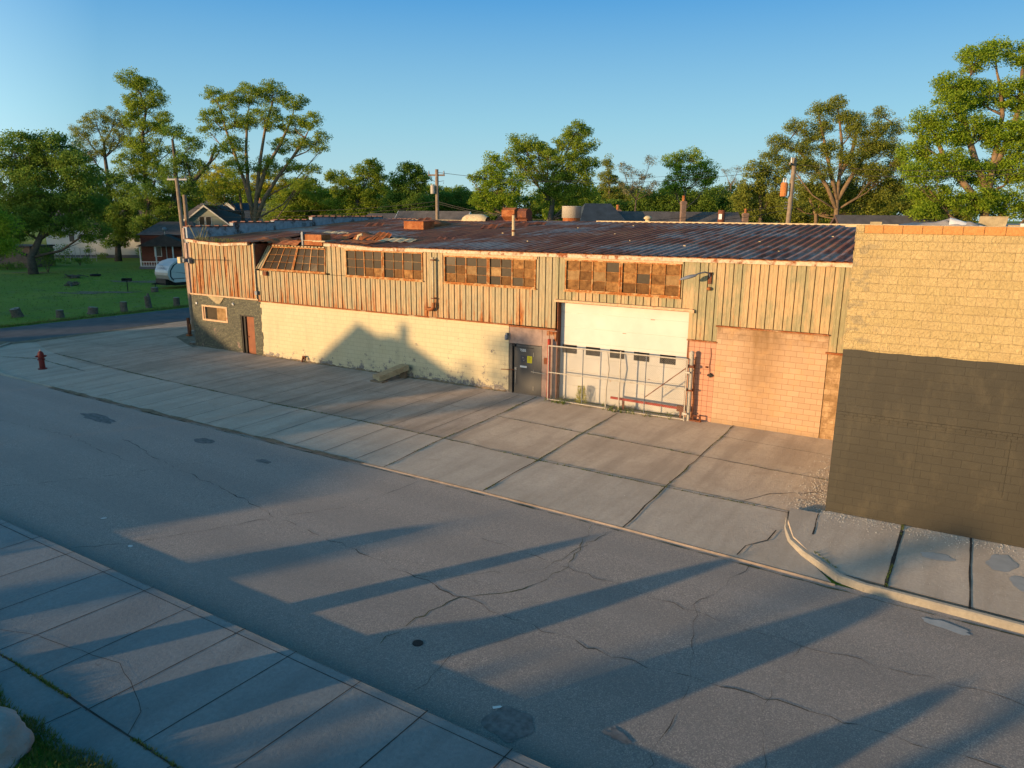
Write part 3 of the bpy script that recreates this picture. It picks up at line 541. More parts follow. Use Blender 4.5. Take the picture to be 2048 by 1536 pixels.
mb = MB(); clad(mb, 17.9, 23.5, 4.27, WL-.02, -.03); clad(mb, 17.9, 18.28, WL-.02, 6, -.03, lambda s: eave(s)-.12); clad(mb, 23.14, 23.5, WL-.02, 6, -.03, lambda s: eave(s)-.12)
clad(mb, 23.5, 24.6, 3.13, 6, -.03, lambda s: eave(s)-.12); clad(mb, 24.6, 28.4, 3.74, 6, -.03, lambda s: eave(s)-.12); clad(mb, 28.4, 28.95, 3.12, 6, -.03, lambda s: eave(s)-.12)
P('siding', mb, ['siding_green', 'rustdark_ribshade'])
# tilted bay that has come loose: leans inward at its upper left
def lean(p):
    if p.z > 4.72 and p.x < 5.36:
        k = min(1, max(0, (5.36-p.x)/5.1)); h = (p.z-4.72); p = Vector((p.x+.06*k*h, p.y+.70*k*h, p.z-.04*k*h))
    return p
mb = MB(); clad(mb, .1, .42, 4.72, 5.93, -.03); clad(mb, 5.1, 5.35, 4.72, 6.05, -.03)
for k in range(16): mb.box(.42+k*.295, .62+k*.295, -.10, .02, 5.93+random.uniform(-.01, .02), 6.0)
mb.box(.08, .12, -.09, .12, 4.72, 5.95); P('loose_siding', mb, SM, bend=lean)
# windows
def window(s0, s1, z0, z1, panes, bend=None, y=-.01, ncol=4, nrow=3, label=None):
    mb = MB(); t = .05
    mb.box(s0, s1, y-.07, y+.05, z0, z0+t); mb.box(s0, s1, y-.07, y+.05, z1-t, z1); mb.box(s0, s0+t, y-.068, y+.05, z0+t, z1-t); mb.box(s1-t, s1, y-.068, y+.05, z0+t, z1-t)
    mid = (s0+s1)/2; mb.box(mid-.07, mid-.015, y-.066, y+.05, z0+t, z1-t); mb.box(mid+.015, mid+.07, y-.066, y+.05, z0+t, z1-t)
    mb.box(s0-.04, s1+.04, y-.11, y-.02, z0-.05, z0-.003)
    f = P('window', mb, 'winframe', bend=bend)
    if label: f['label'] = label
    pm = MB(); bm_ = MB()
    for u in (0, 1):
        a, b = (s0+t, mid-.07) if u == 0 else (mid+.07, s1-t); cw = (b-a)/ncol; rh = (z1-z0-2*t)/nrow
        for i in range(ncol):
            for j in range(nrow):
                c = panes[(nrow-1-j)][u*ncol+i]; 
                if c == '_': continue
                yy = y+.01+random.uniform(-.004, .004); X0, Z0 = a+i*cw, z0+t+j*rh
                pm.poly([(X0+.008, yy, Z0+.008), (X0+cw-.008, yy+random.uniform(-.005, .005), Z0+.008), (X0+cw-.008, yy, Z0+rh-.008), (X0+.008, yy, Z0+rh-.008)], 'dkrt'.index(c))
        for i in range(1, ncol): w_ = .024 if i == ncol//2 else .007; bm_.box(a+i*cw-w_, a+i*cw+w_, y-.03, y+.009, z0+t, z1-t)
        for j in range(1, nrow): bm_.box(a, b, y-.026, y+.005, z0+t+j*rh-.006, z0+t+j*rh+.006)
    P('glass', pm, ['p_dark', 'p_black', 'p_rust', 'p_tan'], f, bend=bend); P('glazing_grid', bm_, 'winframe', f, bend=bend); return f
window(.46, 5.08, 4.72, 5.92, ['kkkkkkkk', 'kkkdkkkk', 'kdkkkkdk'], bend=lean, label='window in a bay of siding that leans inward')
window(6.45, 11.1, 4.66, 5.92, ['kkkkkkkk', 'kkkkkkdk', 'kkrrkrrr'])
window(12.30, 16.95, 4.65, 5.84, ['dkkkkkrr', 'krtktkrr', 'rrrkkrkr'])
window(18.31, 23.11, 4.66, 5.9, ['rrrkrrrr', 'trtrrkrt', 'rrrrrrrr'])
# the closed building and an added black floor keep the inside dark
mb = MB(); mb.box(-5.35, -5.54, .02, .3, 3.1, 5.9)
for (d0, d1, z) in ((-.05, .3, 6.74),): mb.box(-5.74, -5.54, d0, d1, 3.06, 5.92); mb.box(-5.78, -5.62, d0, d1, 6.12, z)
P('corner_post', mb, 'pink_panel')
# trim
mb = MB(); mb.box(-5.5, .1, -.10, .02, 3.035, 3.115); P('ledge_trim', mb, 'paintframe')
mb = MB(); mb.box(.1, 15.7, -.07, .02, 2.985, 3.045); mb.box(15.7, 17.92, -.10, .03, 2.955, 3.02); P('ledge_trim', mb, 'trimrust')
mb = MB(); mb.box(23.48, 24.62, -.09, .1, 3.08, 3.125); mb.box(24.55, 28.42, -.13, .05, 3.69, 3.735); mb.box(28.36, 28.95, -.12, .05, 3.06, 3.13); P('ledge_trim', mb, 'trimrust')
def trimrun(name, mat, s0, s1, prof, jit, n):
    """one continuous folded strip along the eave"""
    mb = MB(); k = len(prof); base = [0]*(n+1)
    for i in range(n+1):
        x = s0+(s1-s0)*i/n; jz = random.uniform(-jit, jit); jy = random.uniform(-jit, jit)*.6
        for (y, z) in prof: mb.v.append((x, y+jy, eave(x)+z+jz))
    for i in range(n):
        for q in range(k): a = i*k+q; b = i*k+(q+1) % k; mb.f.append((a, a+k, b+k, b)); mb.mi.append(0)
    mb.f.append(tuple(range(k))); mb.f.append(tuple(n*k+q for q in range(k-1, -1, -1))); mb.mi += [0, 0]; P(name, mb, mat)
FP = [(-.14, -.15), (-.12, -.01), (.04, -.01), (.04, -.15)]; DP = [(-.165, -.008), (-.16, .018), (.06, .022), (.06, -.006)]
trimrun('fascia', 'fascia', -5.4, -.4, FP, .006, 12); trimrun('fascia', 'fascia', 5.1, 28.94, FP, .005, 40)
trimrun('drip_edge', 'trimrust', -5.4, -.35, DP, .008, 60); trimrun('drip_edge', 'trimrust', 5.1, 28.9, DP, .008, 270)
for a_, b_, z_ in ((6.4, 11.15, 5.92), (12.25, 17.0, 5.84), (18.27, 23.15, 5.9)): mb = MB(); mb.box(a_, b_, -.07, .02, z_+.003, 6.03); P('window_head', mb, 'paintframe')
# garage opening
mb = MB(); mb.box(17.90, 23.66, -.16, .03, 4.17, 4.26); mb.box(23.60, 23.72, -.18, -.1, 4.13, 4.24, 0); P('door_header', mb, 'paintframe')
mb = MB(); mb.box(17.95, 17.99, .02, .33, 0, 4.17); mb.box(23.50, 23.56, .0, .33, 0, 4.17); mb.box(17.99, 23.5, .25, .34, 4.1, 4.17); P('door_jamb', mb, 'rustdark_ribshade')

zc = [0.0, .66, 1.28, 1.88, 2.51, 3.11, 3.72, 4.17]
mb = MB(); mb.box(17.99, 23.5, .33, .349, 0.01, 4.16); GD = P('garage_door', mb, 'galv'); GD['label'] = 'wide white sectional garage door'
for a, b in zip(zc[:-1], zc[1:]):
    mb = MB(); mb.box(17.99, 23.50, .31, .329, a, b-.014); P('door_panel', mb, 'doorwhite', GD)
mb = MB(); mb.box(17.99, 23.5, .30, .309, 0, .05); P('bottom_seal', mb, 'galv', GD)
lt_ = [(18.10, 18.75), (19.17, 19.80), (20.24, 20.86), (21.27, 21.91), (22.35, 22.98)]
for a, b in lt_: mb = MB(); mb.box(a, b, .290, .3095, 2.01, 2.36); P('door_window', mb, 'black', GD)
for q in ((21.9, 22.06, 3.68, 3.70), (20.75, 20.9, 3.04, 3.06), (20.28, 20.33, 1.02, 1.07), (20.9, 20.93, 1.05, 1.09), (21.9, 22.0, 1.3, 1.32)): mb = MB(); mb.box(q[0], q[1], .298, .309, q[2], q[3]); P('rust_mark', mb, 'trimrust', GD)
# pink block walls
mb = MB(); mb.box(23.56, 24.58, .0, .3, 0, 3.08); P('pink_pier', mb, 'pink_tile')
mb = MB(); mb.box(24.60, 28.42, -.05, .3, 0, 3.69); P('pink_block_wall', mb, 'pink_block')
mb = MB(); mb.box(28.44, 28.98, -.03, .3, 0, 3.06); P('weathered_pier', mb, 'stain_block')
# entrance door 7500
mb = MB(); mb.box(15.66, 15.86, .03, .2, 0, 2.2); mb.box(15.86, 17.25, .03, .2, 2.09, 2.2); mb.box(16.92, 17.25, .035, .2, 0, 2.09); mb.box(16.86, 16.92, .045, .2, 0, 2.09); P('door_surround', mb, 'doordark')
DR = MB(); DR.box(15.88, 16.85, .06, .12, .04, 2.07); DR.box(15.88, 16.85, .045, .06, .02, .07)
dr = P('entrance_door', DR, 'doordark')
mb = MB(); glyphs(mb, '7500', 16.17, 1.90, .115, .059); P('house_number', mb, 'white', dr)
mb = MB(); mb.box(16.22, 16.49, .052, .0595, 1.45, 1.72); P('dark_notice', mb, 'paperdark', dr)
mb = MB(); mb.box(16.30, 16.36, .050, .0519, 1.62, 1.64); mb.box(16.34, 16.40, .050, .0519, 1.50, 1.52); mb.box(16.27, 16.45, .050, .0519, 1.57, 1.575); P('notice_print', mb, 'galvlight', dr)
mb = MB(); mb.box(16.54, 16.775, .050, .0595, 1.43, 1.73); ya = P('yellow_notice', mb, 'yellow', dr)
mb = MB()
for k in range(7): mb.box(16.575, 16.66+random.uniform(.02, .08), .047, .0499, 1.47+k*.033, 1.484+k*.033)
P('yellow_print', mb, 'yellowdk', dr)
mb = MB(); mb.box(16.19, 16.52, .050, .0595, 1.20, 1.28); P('white_plate', mb, 'white', dr)
for a, b in ((1.72, 1.9), (1.0, 1.16), (.25, .42)): mb = MB(); mb.box(16.85, 16.865, .03, .06, a, b); P('hinge', mb, 'galv', dr)
mb = MB(); mb.box(15.94, 16.02, .02, .06, 1.05, 1.18); mb.tube([(16.0, .03, .45), (16.0, .0, .5), (16.0, .0, .95), (16.0, .03, 1.0)], .012, 6); P('handle', mb, 'galv', dr)
mb = MB(); mb.tube([(15.84, .0, 0), (15.84, .0, 2.18)], .022, 6); mb.box(15.82, 15.98, -.03, .03, 2.10, 2.2); P('security_post', mb, 'black')
mb = MB(); mb.tube([(15.3, -.06, 1.03), (15.95, -.06, 1.08)], .02, 6); P('slide_bar', mb, 'rustdark_ribshade')
mb = MB(); mb.tube([(16.78, -.03, 1.08), (17.5, -.05, 1.06)], .018, 6); P('slide_bar', mb, 'galvlight')
# little window and brown door in the brick
f = MB()
for b in ((-4.68, -2.55, 1.60, 1.70), (-4.68, -2.55, 2.40, 2.49), (-4.68, -4.58, 1.70, 2.40), (-2.65, -2.55, 1.70, 2.40)): f.box(b[0], b[1], -.03, .15, b[2], b[3])
f.box(-4.52, -4.46, .0, .12, 1.70, 2.40); sw = P('small_window', f, 'paintframe')
mb = MB(); mb.poly([(-4.46, .1, 1.7), (-3.55, .1, 1.7), (-3.55, .1, 2.4), (-4.46, .1, 2.4)], 0); mb.poly([(-3.55, .09, 1.7), (-2.65, .09, 1.7), (-2.65, .09, 2.4), (-3.55, .09, 2.4)], 1); mb.poly([(-4.3, .08, 1.72), (-3.6, .08, 1.72), (-3.55, .08, 1.78), (-4.3, .08, 1.86)], 2); P('glass', mb, ['p_dark', 'p_tan', 'p_black'], sw)
mb = MB(); mb.box(-1.52, -1.42, .02, .3, 0, 2.14); mb.box(-1.42, -.44, .02, .3, 2.08, 2.14); mb.box(-1.35, -1.22, .08, .3, 0, 2.08); P('door_frame', mb, 'black')
mb = MB(); mb.box(-1.22, -.46, .16, .2, 0, 2.08); bd = P('brown_door', mb, 'brown')
mb = MB(); mb.tube([(-1.12, .15, .95), (-1.12, .10, .95)], .03, 8); P('handle', mb, 'rustdark_ribshade', bd)
# peeled render patches at the top of the brick
mb = MB(); mb.prism([(-4.15, -.005, 3.03), (-3.35, -.03, 2.62), (-3.05, -.03, 2.66), (-2.7, -.03, 3.0)], (0, -.02, 0)); P('peeled_patch', mb, 'plank')
mb = MB(); mb.tube([(-5.1, 0, 2.55), (-5.1, -.06, 2.55)], .06, 8); P('vent_cap', mb, 'white'); mb = MB(); mb.tube([(-2.0, 0, 2.72), (-2.0, -.06, 2.68)], .07, 8); P('vent_cap', mb, 'white')
# roof
mb = MB(); SL = .068
def roofz(s, d):
    z = eave(s)*max(0, 1-d/3)+6.12*min(1, d/3)+SL*min(d, 16)-.06*max(0, d-16)
    if s < 12: z += .10*mn.noise(Vector((s*.35, d*.4, 0)))*min(1, (12-s)/6)*min(1, d/1.5)
    if s < -.2: z += -.05
    return z
NS = 1804
def rf(u, v):
    s = -5.4+u*34.3; d = -.12+v*21; q = (s/.38) % 1; c = .055*min(1, max(0, 1.9-abs(q-.5)*6.5))
    return (s, d, roofz(s, d)+c+.004)
mb.grid(rf, NS, 26, skip=lambda u, v: (0.0 < -5.4+u*34.3 < 1.3 and v < .14) or (1.3 <= -5.4+u*34.3 < 5.1 and v < .05) or (3.4 < -5.4+u*34.3 < 4.6 and .09 < v < .16))
RF = P('roof', mb, 'roof')
mb = MB(); mb.box(-5.4, 28.9, 15.9, 15.98, 7.1, 7.22); mb.box(12.5, 28.9, 15.8, 16.1, 7.22, 7.30); P('ridge_flashing', mb, 'cream')
# end wall with stepped parapet
mb = MB()
for d0, d1, z in ((0, 3.15, 6.78), (3.15, 6.3, 7.0), (6.3, 9.6, 7.12), (9.6, 16.85, 7.34), (16.85, 21, 7.16)): mb.box(-5.75, -5.45, d0+.02, d1, 5.9, z)
P('parapet', mb, 'bluewall')
mb = MB(); mb.box(-5.74, -5.46, .31, 21, 0, 5.89); P('end_wall', mb, 'black_brick')
mb = MB()
for d0, d1, z in ((0, 3.15, 6.78), (3.15, 6.3, 7.0), (6.3, 9.6, 7.12), (9.6, 16.85, 7.34), (16.85, 21, 7.16)):
    mb.box(-5.82, -5.40, d0+.04, d1+.02, z+.002, z+.05); k = d0+.3
    while k < d1-.1: mb.tube([(-5.82, k, z+.05), (-5.40, k, z+.05)], .055, 8); k += .62
P('coping', mb, 'coping')
mb = MB(); mb.box(-5.45, 28.9, 20.8, 21, 0, 6.85); mb.box(28.7, 28.95, .35, 20.8, 0, 6.0); P('back_wall', mb, 'stain_block')
mb = MB(); mb.box(-5.4, 28.9, .6, 20.8, 3.2, 3.3); P('light_block_floor', mb, 'black')  # black slab added inside to stop light leaking through
# loose roof sheets by the collapsed corner
def sheetm(mb, a, b, c, d, n=8, amp=.03, mi=0):
    a, b, c, d = map(Vector, (a, b, c, d))
    mb.grid(lambda u, v: (a*(1-u)+b*u)*(1-v)+(d*(1-u)+c*u)*v+Vector((0, 0, amp*math.sin(u*n*6.28)+.04*mn.noise(Vector((u*3, v*3, a.x))))), n*4, 6, mi)
mb = MB(); sheetm(mb, (-.1, .35, 6.12), (2.2, .5, 6.02), (2.5, 1.8, 6.22), (.0, 1.9, 6.3), 5); sheetm(mb, (.8, .9, 5.6), (3.2, .4, 5.95), (3.3, 1.6, 6.3), (.9, 2.2, 6.2), 4)
sheetm(mb, (1.3, .2, 5.97), (3.1, .1, 6.05), (3.1, .35, 6.25), (1.2, .9, 6.2), 2); P('loose_roof_sheet', mb, 'rust')
for k_, (a_, b_, c_, d_, n_) in enumerate((((5.6, .3, 6.24), (7.6, .25, 6.2), (7.9, .9, 6.3), (5.8, 1.1, 6.36), 3), ((7.2, 1.4, 6.3), (9.0, 1.8, 6.28), (8.9, 2.5, 6.42), (7.1, 2.2, 6.45), 4), ((2.6, 2.4, 6.3), (4.2, 2.6, 6.3), (4.4, 3.5, 6.6), (2.5, 3.2, 6.5), 3), ((-1.6, 1.0, 6.1), (-.2, .7, 6.05), (-.1, 1.5, 6.22), (-1.5, 1.9, 6.28), 3), ((.4, 4.2, 6.4), (2.0, 4.6, 6.4), (1.9, 5.2, 6.56), (.3, 5.0, 6.58), 3), ((9.4, 3.2, 6.36), (10.6, 3.5, 6.36), (10.5, 3.9, 6.46), (9.3, 3.7, 6.48), 3))):
    mb = MB(); sheetm(mb, a_, b_, c_, d_, n_, .025); P('loose_roof_sheet', mb, ('rust', 'cream', 'rustdark_ribshade')[k_ % 3])
mb = MB(); mb.box(-.02, .02, .0, 1.2, 4.7, 6.0); mb.box(0, .95, .9, 1.0, 4.7, 6.05); P('torn_edge', mb, 'rustdark_ribshade')
mb = MB(); mb.box(-.06, .0, -.09, .1, 3.12, 6.02); P('corner_trim', mb, 'cream')
# ---------------------------------------------------------------- things on the warehouse (each its own top-level object)
WM = Matrix.Translation((-32.315, 26.12, 0)) @ Matrix.Rotation(WA, 4, 'Z')
def wt(name, label, cat, s, d, z, group=None, rz=0): return thing(name, label, cat, WM @ Vector((s, d, z)), WA+rz, group)
def L(mb, name, mats, root=None, **k): return mb.build(name, mats, root, **k)
# roof furniture (local origin on the roof)
t = wt('ventilator_box', 'rusty double roof ventilator box at the eave above the leaning window', 'ventilator', 3.95, .45, 6.02)
mb = MB(); mb.box(-.6, .75, -.25, .5, .02, .24); L(mb, 'lower_box', 'rust', t)
mb = MB(); mb.box(-.55, .65, -.2, .45, .27, .55); L(mb, 'upper_box', 'rust', t)
mb = MB(); mb.box(-.62, -.52, -.3, -.1, .0, .68); mb.box(-.7, -.62, -.25, .0, .3, .62); L(mb, 'post', 'steelgrey', t)
mb = MB(); mb.box(-.65, .95, -.28, .52, .241, .265); mb.box(.1, 1.0, -.30, .1, .20, .235); L(mb, 'loose_plate', 'cream', t)
t = wt('torn_roof_hood', 'crumpled rusty arched roof hood with a bent pipe sticking out', 'ventilator', 5.9, 2.1, 6.22)
mb = MB()
def hood(u, v):
    a = math.pi*(.08+.84*u); x = -1.1+v*2.1; r = .42+.08*math.sin(v*5); return (x-.5*math.cos(a)*.4, .2-.75*math.cos(a), max(0, r*math.sin(a))-.10*v+.05*mn.noise(Vector((u*4, v*4, 1)))+.12*max(0, v-.5))
mb.grid(hood, 14, 10, skip=lambda u, v: .15 < v < .4 and u < .28); L(mb, 'shell', 'rust', t)
mb = MB(); sheetm(mb, (.6, -.6, .06), (1.5, -.2, .05), (1.45, .3, .42), (.7, .2, .5), 3); L(mb, 'bent_plate', 'rust', t)
mb = MB(); mb.tube([(.05, -.8, -.02), (.15, -.72, .32), (.32, -.65, .38)], .07, 8); L(mb, 'bent_pipe', 'cream', t)
mb = MB(); sheetm(mb, (-.9, -1.25, .0), (.4, -1.1, .02), (.3, -.7, .08), (-.8, -.6, .05), 2); L(mb, 'fallen_plate', 'cream', t)
t = wt('roof_crate', 'orange rusty sheet metal box on the roof in front of a low dome', 'roof box', 3.9, 9.0, 6.72)
mb = MB(); mb.box(-.6, .85, -.6, .5, 0, .46); L(mb, 'box', 'rust', t)
mb = MB(); mb.box(-.62, .87, -.62, .52, .461, .48); L(mb, 'lid', 'rustdark_ribshade', t)
t = wt('roof_dome', 'low wide rusty dome behind the orange box on the roof', 'ventilator', 3.1, 11.5, 6.85)
mb = MB(); mb.lathe([(1.35, 0), (1.3, .12), (1.0, .27), (.6, .38), (.1, .43)], 20); L(mb, 'dome', 'rust', t, smooth=True)
mb = MB(); mb.lathe([(1.4, -.1), (1.4, .02)], 20); L(mb, 'base_ring', 'rustdark_ribshade', t)
t = wt('barrel_ventilator', 'tan half barrel roof ventilator with rust stains on the ridge', 'ventilator', 4.0, 15.2, 7.0)
mb = MB()
def barrel(u, v):
    a = math.pi*u; x = (v-.5)*1.9; k = 1-(abs(v-.5)*2)**4*.35; return (x, -.55*math.cos(a)*k, .12+.52*math.sin(a)*k)
mb.grid(barrel, 14, 12); L(mb, 'hood', 'cream', t, smooth=True)
mb = MB(); mb.box(-.6, .75, -.35, .35, -.05, .12); L(mb, 'base', 'rust', t)
t = wt('brown_barrel_ventilator', 'dark brown barrel ventilator right of the tan one', 'ventilator', 5.8, 16.6, 6.95)
mb = MB(); mb.grid(barrel, 12, 10); L(mb, 'hood', 'rustdark_ribshade', t, smooth=True); mb = MB(); mb.box(-.7, .7, -.3, .3, -.1, .12); L(mb, 'base', 'rustdark_ribshade', t)
t = wt('gooseneck_duct', 'tall rusty hooded exhaust duct on the roof behind the cream pipe', 'duct', 7.05, 15.2, 6.95)
mb = MB(); mb.prism([(-.75, -.5, .55), (-.75, .5, .0), (-.75, .5, .85), (-.75, .25, 1.1), (-.75, -.2, 1.1), (-.75, -.5, .95)], (.95, 0, 0)); L(mb, 'hood', 'rust', t)
mb = MB(); mb.box(-.7, .9, -.1, .5, 0, .55); mb.prism([(.21, -.3, .5), (.21, .5, .0), (.21, .5, .85), (.21, .2, 1.05), (.21, -.1, 1.05), (.21, -.3, .9)], (.75, 0, 0)); L(mb, 'shaft', 'rustdark_ribshade', t)
t = wt('vent_pipe', 'slim cream vent pipe with a rusty collar standing on the roof', 'pipe', 12.25, 6.1, 6.5)
mb = MB(); mb.tube([(0, 0, 0), (0, 0, 1.1)], .08, 10); L(mb, 'pipe', 'cream', t); mb = MB(); mb.tube([(0, 0, .28), (0, 0, .36)], .11, 10); L(mb, 'collar', 'rustdark_ribshade', t); mb = MB(); mb.tube([(0, 0, 1.1), (0, 0, 1.16)], .1, 10); L(mb, 'cap', 'rustdark_ribshade', t)
mb = MB(); mb.lathe([(.17, 0), (.12, .06)], 10); L(mb, 'flashing', 'rust', t)
t = wt('metal_drum', 'big round galvanised drum over a rusty base on the roof', 'drum', 10.4, 16.6, 7.02)
mb = MB(); mb.lathe([(.62, .42), (.62, 1.12), (.64, 1.14), (.62, 1.16), (.58, 1.16), (.58, 1.0)], 24); L(mb, 'shell', 'galvlight', t, smooth=True)
mb = MB(); mb.lathe([(.58, -.1), (.55, .42)], 24); L(mb, 'base', 'rust', t); mb = MB(); mb.lathe([(.3, 0), (.3, .2)], 10, (-1.0, -.2, 0)); L(mb, 'side_cap', 'rust', t)
t = wt('roof_cowl', 'small pale mushroom cowl on the ridge', 'cowl', 15.7, 16.2, 7.15)
mb = MB(); mb.lathe([(.15, 0), (.15, .28)], 12); L(mb, 'stem', 'cream', t); mb = MB(); mb.lathe([(.18, .26), (.25, .3), (.25, .36), (.14, .46), (.02, .48)], 12); L(mb, 'cap', 'cream', t, smooth=True)
t = wt('rusty_stack', 'rusty round stack with a white label on the ridge', 'stack', 20.0, 16.6, 7.1)
mb = MB(); mb.tube([(0, 0, 0), (0, 0, .88)], .2, 14); L(mb, 'stack', 'rustdark_ribshade', t, smooth=False); mb = MB(); mb.box(-.1, .08, -.215, -.205, .36, .66); L(mb, 'label_plate', 'white', t)
t = wt('loose_antenna', 'broken black antenna arm lying on the ridge', 'antenna', 18.2, 15.9, 7.24)
mb = MB(); mb.tube([(-.4, 0, .02), (0, 0, .05), (.35, 0, .22)], .02, 5); mb.tube([(-.1, 0, .0), (-.05, 0, .28)], .02, 5); L(mb, 'arm', 'black', t)
mb = MB(); mb.box(-.06, .06, -.05, .05, 0, .05); L(mb, 'foot', 'black', t)
# buckled sheets mid roof
for s, d, l_ in ((8.6, 10.5, 1.8), (9.3, 11.8, 1.6), (8.2, 9.2, 1.0), (-.8, 9.5, 1.2), (.6, 13.0, 1.0), (1.5, 11.0, .6)):
    z = roofz(s, d); a = Vector((s, d, z+.05)); mb = MB(); sheetm(mb, a, a+Vector((l_*.75, l_*.5, .02)), a+Vector((l_*.7, l_*.9, .28)), a+Vector((-.1, .5, .2)), 2); P('buckled_roof_sheet', mb, 'rustdark_ribshade')
for s, d in ((11, 7), (14.5, 3.5), (17, 8), (19, 5), (22, 3.5), (24.5, 6), (26, 2.5), (13.5, 11), (10, 4), (8, 2.2), (27, 9), (16, 13)): z = roofz(s, d); w_ = random.uniform(.03, .07); mb = MB(); mb.box(s, s+w_*1.5, d, d+w_, z+.055, z+.085); P('roof_debris', mb, 'cream')
# drain pipe
t = wt('drain_pipe', 'cream vertical pipe with rusty elbow between the middle windows', 'pipe', 11.78, -.2, 3.4)
mb = MB(); mb.tube([(0, 0, .25), (0, 0, 2.35)], .055, 10); L(mb, 'pipe', 'cream', t, smooth=True)
mb = MB(); mb.tube([(0, 0, .32), (0, 0, .12), (-.06, -.02, .03), (-.2, -.03, .0), (-.33, -.03, .04)], .085, 10); mb.tube([(-.33, -.03, -.02), (-.33, -.03, .1)], .11, 10); L(mb, 'elbow', 'rust', t, smooth=True)
mb = MB(); mb.box(-.09, .09, -.07, .18, 2.2, 2.26); L(mb, 'bracket', 'rustdark_ribshade', t); mb = MB(); mb.box(-.09, .09, -.07, .18, .5, .54); L(mb, 'bracket', 'rustdark_ribshade', t)
# street lamp on the wall
t = wt('wall_lamp', 'grey cobra head lamp on a curved arm above the pink wall', 'lamp', 24.2, -.07, 5.45)
mb = MB(); mb.tube([(0, 0, .0), (0, -.12, .17), (-.12, -.3, .22), (-.3, -.48, .17), (-.42, -.58, .1)], .028, 8); L(mb, 'arm', 'steelgrey', t)
mb = MB()
def cob(u, v):
    a = 2*math.pi*u; r = math.sin(math.pi*min(1, .12+v*.88))**.6; x = -.36-v*.52; y = -.53-v*.32; w_ = .15*r; return (x+math.cos(a)*w_*.5, y-math.cos(a)*w_*.8, .1-.16*v+math.sin(a)*.085*r*(1 if math.sin(a) > 0 else .55))
mb.grid(cob, 14, 10); L(mb, 'lamp_head', 'lampgrey', t, smooth=True)
mb = MB(); mb.box(-.06, .06, -.03, .05, -.22, .2); L(mb, 'bracket', 'rustdark_ribshade', t); mb = MB(); mb.tube([(0, -.05, -.22), (0, -.05, -.33)], .008, 5); mb.lathe([(.02, -.46), (.08, -.42), (.08, -.36), (.02, -.32)], 10, (0, -.05, 0)); L(mb, 'hanging_ball', 'rust', t)
# corner floodlight + rod
t = wt('floodlight', 'yellowish floodlight bracketed to the left corner of the siding', 'floodlight', -5.25, -.25, 4.95)
mb = MB(); mb.box(-.42, -.18, -.35, -.05, -.14, .2); L(mb, 'lamp_head', 'cream', t); mb = MB(); mb.box(-.17, .02, -.25, .1, -.08, .12); mb.box(.02, .2, -.06, .18, -.12, .1); L(mb, 'bracket', 'steelgrey', t)
t = wt('conduit_rod', 'thin dark conduit rod crossing the rusted siding', 'conduit', -5.0, -.12, 5.0)
mb = MB(); mb.tube([(0, 0, 0), (1.6, -.01, .06), (3.05, 0, .1)], .016, 5); L(mb, 'rod', 'black', t); mb = MB(); mb.tube([(2.75, 0, .25), (2.75, 0, .02)], .015, 5); mb.tube([(2.95, 0, .1), (2.95, 0, -.2)], .014, 5); L(mb, 'hook', 'black', t)
t = wt('junction_box', 'small rusty box hanging under the leaning window', 'junction box', .72, -.12, 4.42)
mb = MB(); mb.box(-.2, -.02, -.08, .08, 0, .2); L(mb, 'box', 'cream', t); mb = MB(); mb.box(0, .24, -.06, .08, -.02, .2); L(mb, 'cover', 'rustdark_ribshade', t)
t = wt('sensor_lamp', 'little dark lamp at the seam between rusted and plain siding', 'lamp', .08, -.14, 3.35)
mb = MB(); mb.box(-.08, .09, -.06, .08, 0, .2); L(mb, 'housing', 'steelgrey', t); mb = MB(); mb.tube([(0, .02, .2), (0, .04, .4)], .012, 5); L(mb, 'stem', 'black', t)
t = wt('jar_lamp', 'small grey jar shaped lamp left of the entrance door', 'lamp', 15.58, -.1, 2.36)
mb = MB(); mb.lathe([(.05, 0), (.085, .05), (.075, .2), (.05, .22)], 10); L(mb, 'glass_jar', 'lampgrey', t, smooth=True); mb = MB(); mb.box(-.03, .05, -.03, .12, .2, .3); L(mb, 'bracket', 'steelgrey', t)
t = wt('standpipe', 'rusty brown curved standpipe fitting at the foot of the cream wall', 'pipe', 3.28, -.14, 0)
mb = MB(); mb.tube([(-.12, .1, .18), (0, .0, .34), (.12, 0, .36), (.16, -.02, .2)], .05, 8); L(mb, 'fitting', 'rustdark_ribshade', t, smooth=True); mb = MB(); mb.tube([(-.1, 0, 0), (-.08, .03, .2)], .045, 8); L(mb, 'riser', 'rustdark_ribshade', t)
t = wt('meter_hook', 'small dark latch and cable on the pink pier', 'latch', 24.45, -.05, 1.8)
mb = MB(); mb.box(-.1, .1, -.04, .05, 0, .07); mb.box(-.02, .03, -.05, .05, -.04, .12); L(mb, 'latch', 'black', t); mb = MB(); mb.tube([(-.02, .0, .1), (-.05, .03, .4), (-.02, .03, .8), (-.04, .04, 1.05)], .01, 5); mb.lathe([(.05, .3), (.05, .36)], 8, (-.16, .02, 0)); L(mb, 'cable', 'rustdark_ribshade', t)
# weeds on the roof edge
mb = MB()
for _ in range(260): s = random.uniform(-5.2, -1.6); blades(mb, s, random.uniform(-.05, .8), eave(s), random.uniform(.08, .3), 2, .03, .5, .006, 0 if random.random() < .25 else 1)
for k in range(3): blades(mb, -4.4+random.uniform(-.2, .2), .3, 6.0, 1.0, 6, .15, .45, .005, 1)
for s in (-3.0, -2.1): blades(mb, s, .1, eave(s), .28, 30, .08, .5, .012, 0)
o = mb.build('roof_weeds', ['grass', 'lf_dry']); o.matrix_world = WM; struct(o, 'stuff'); o['label'] = 'dry and green weeds sprouting along the left roof edge'
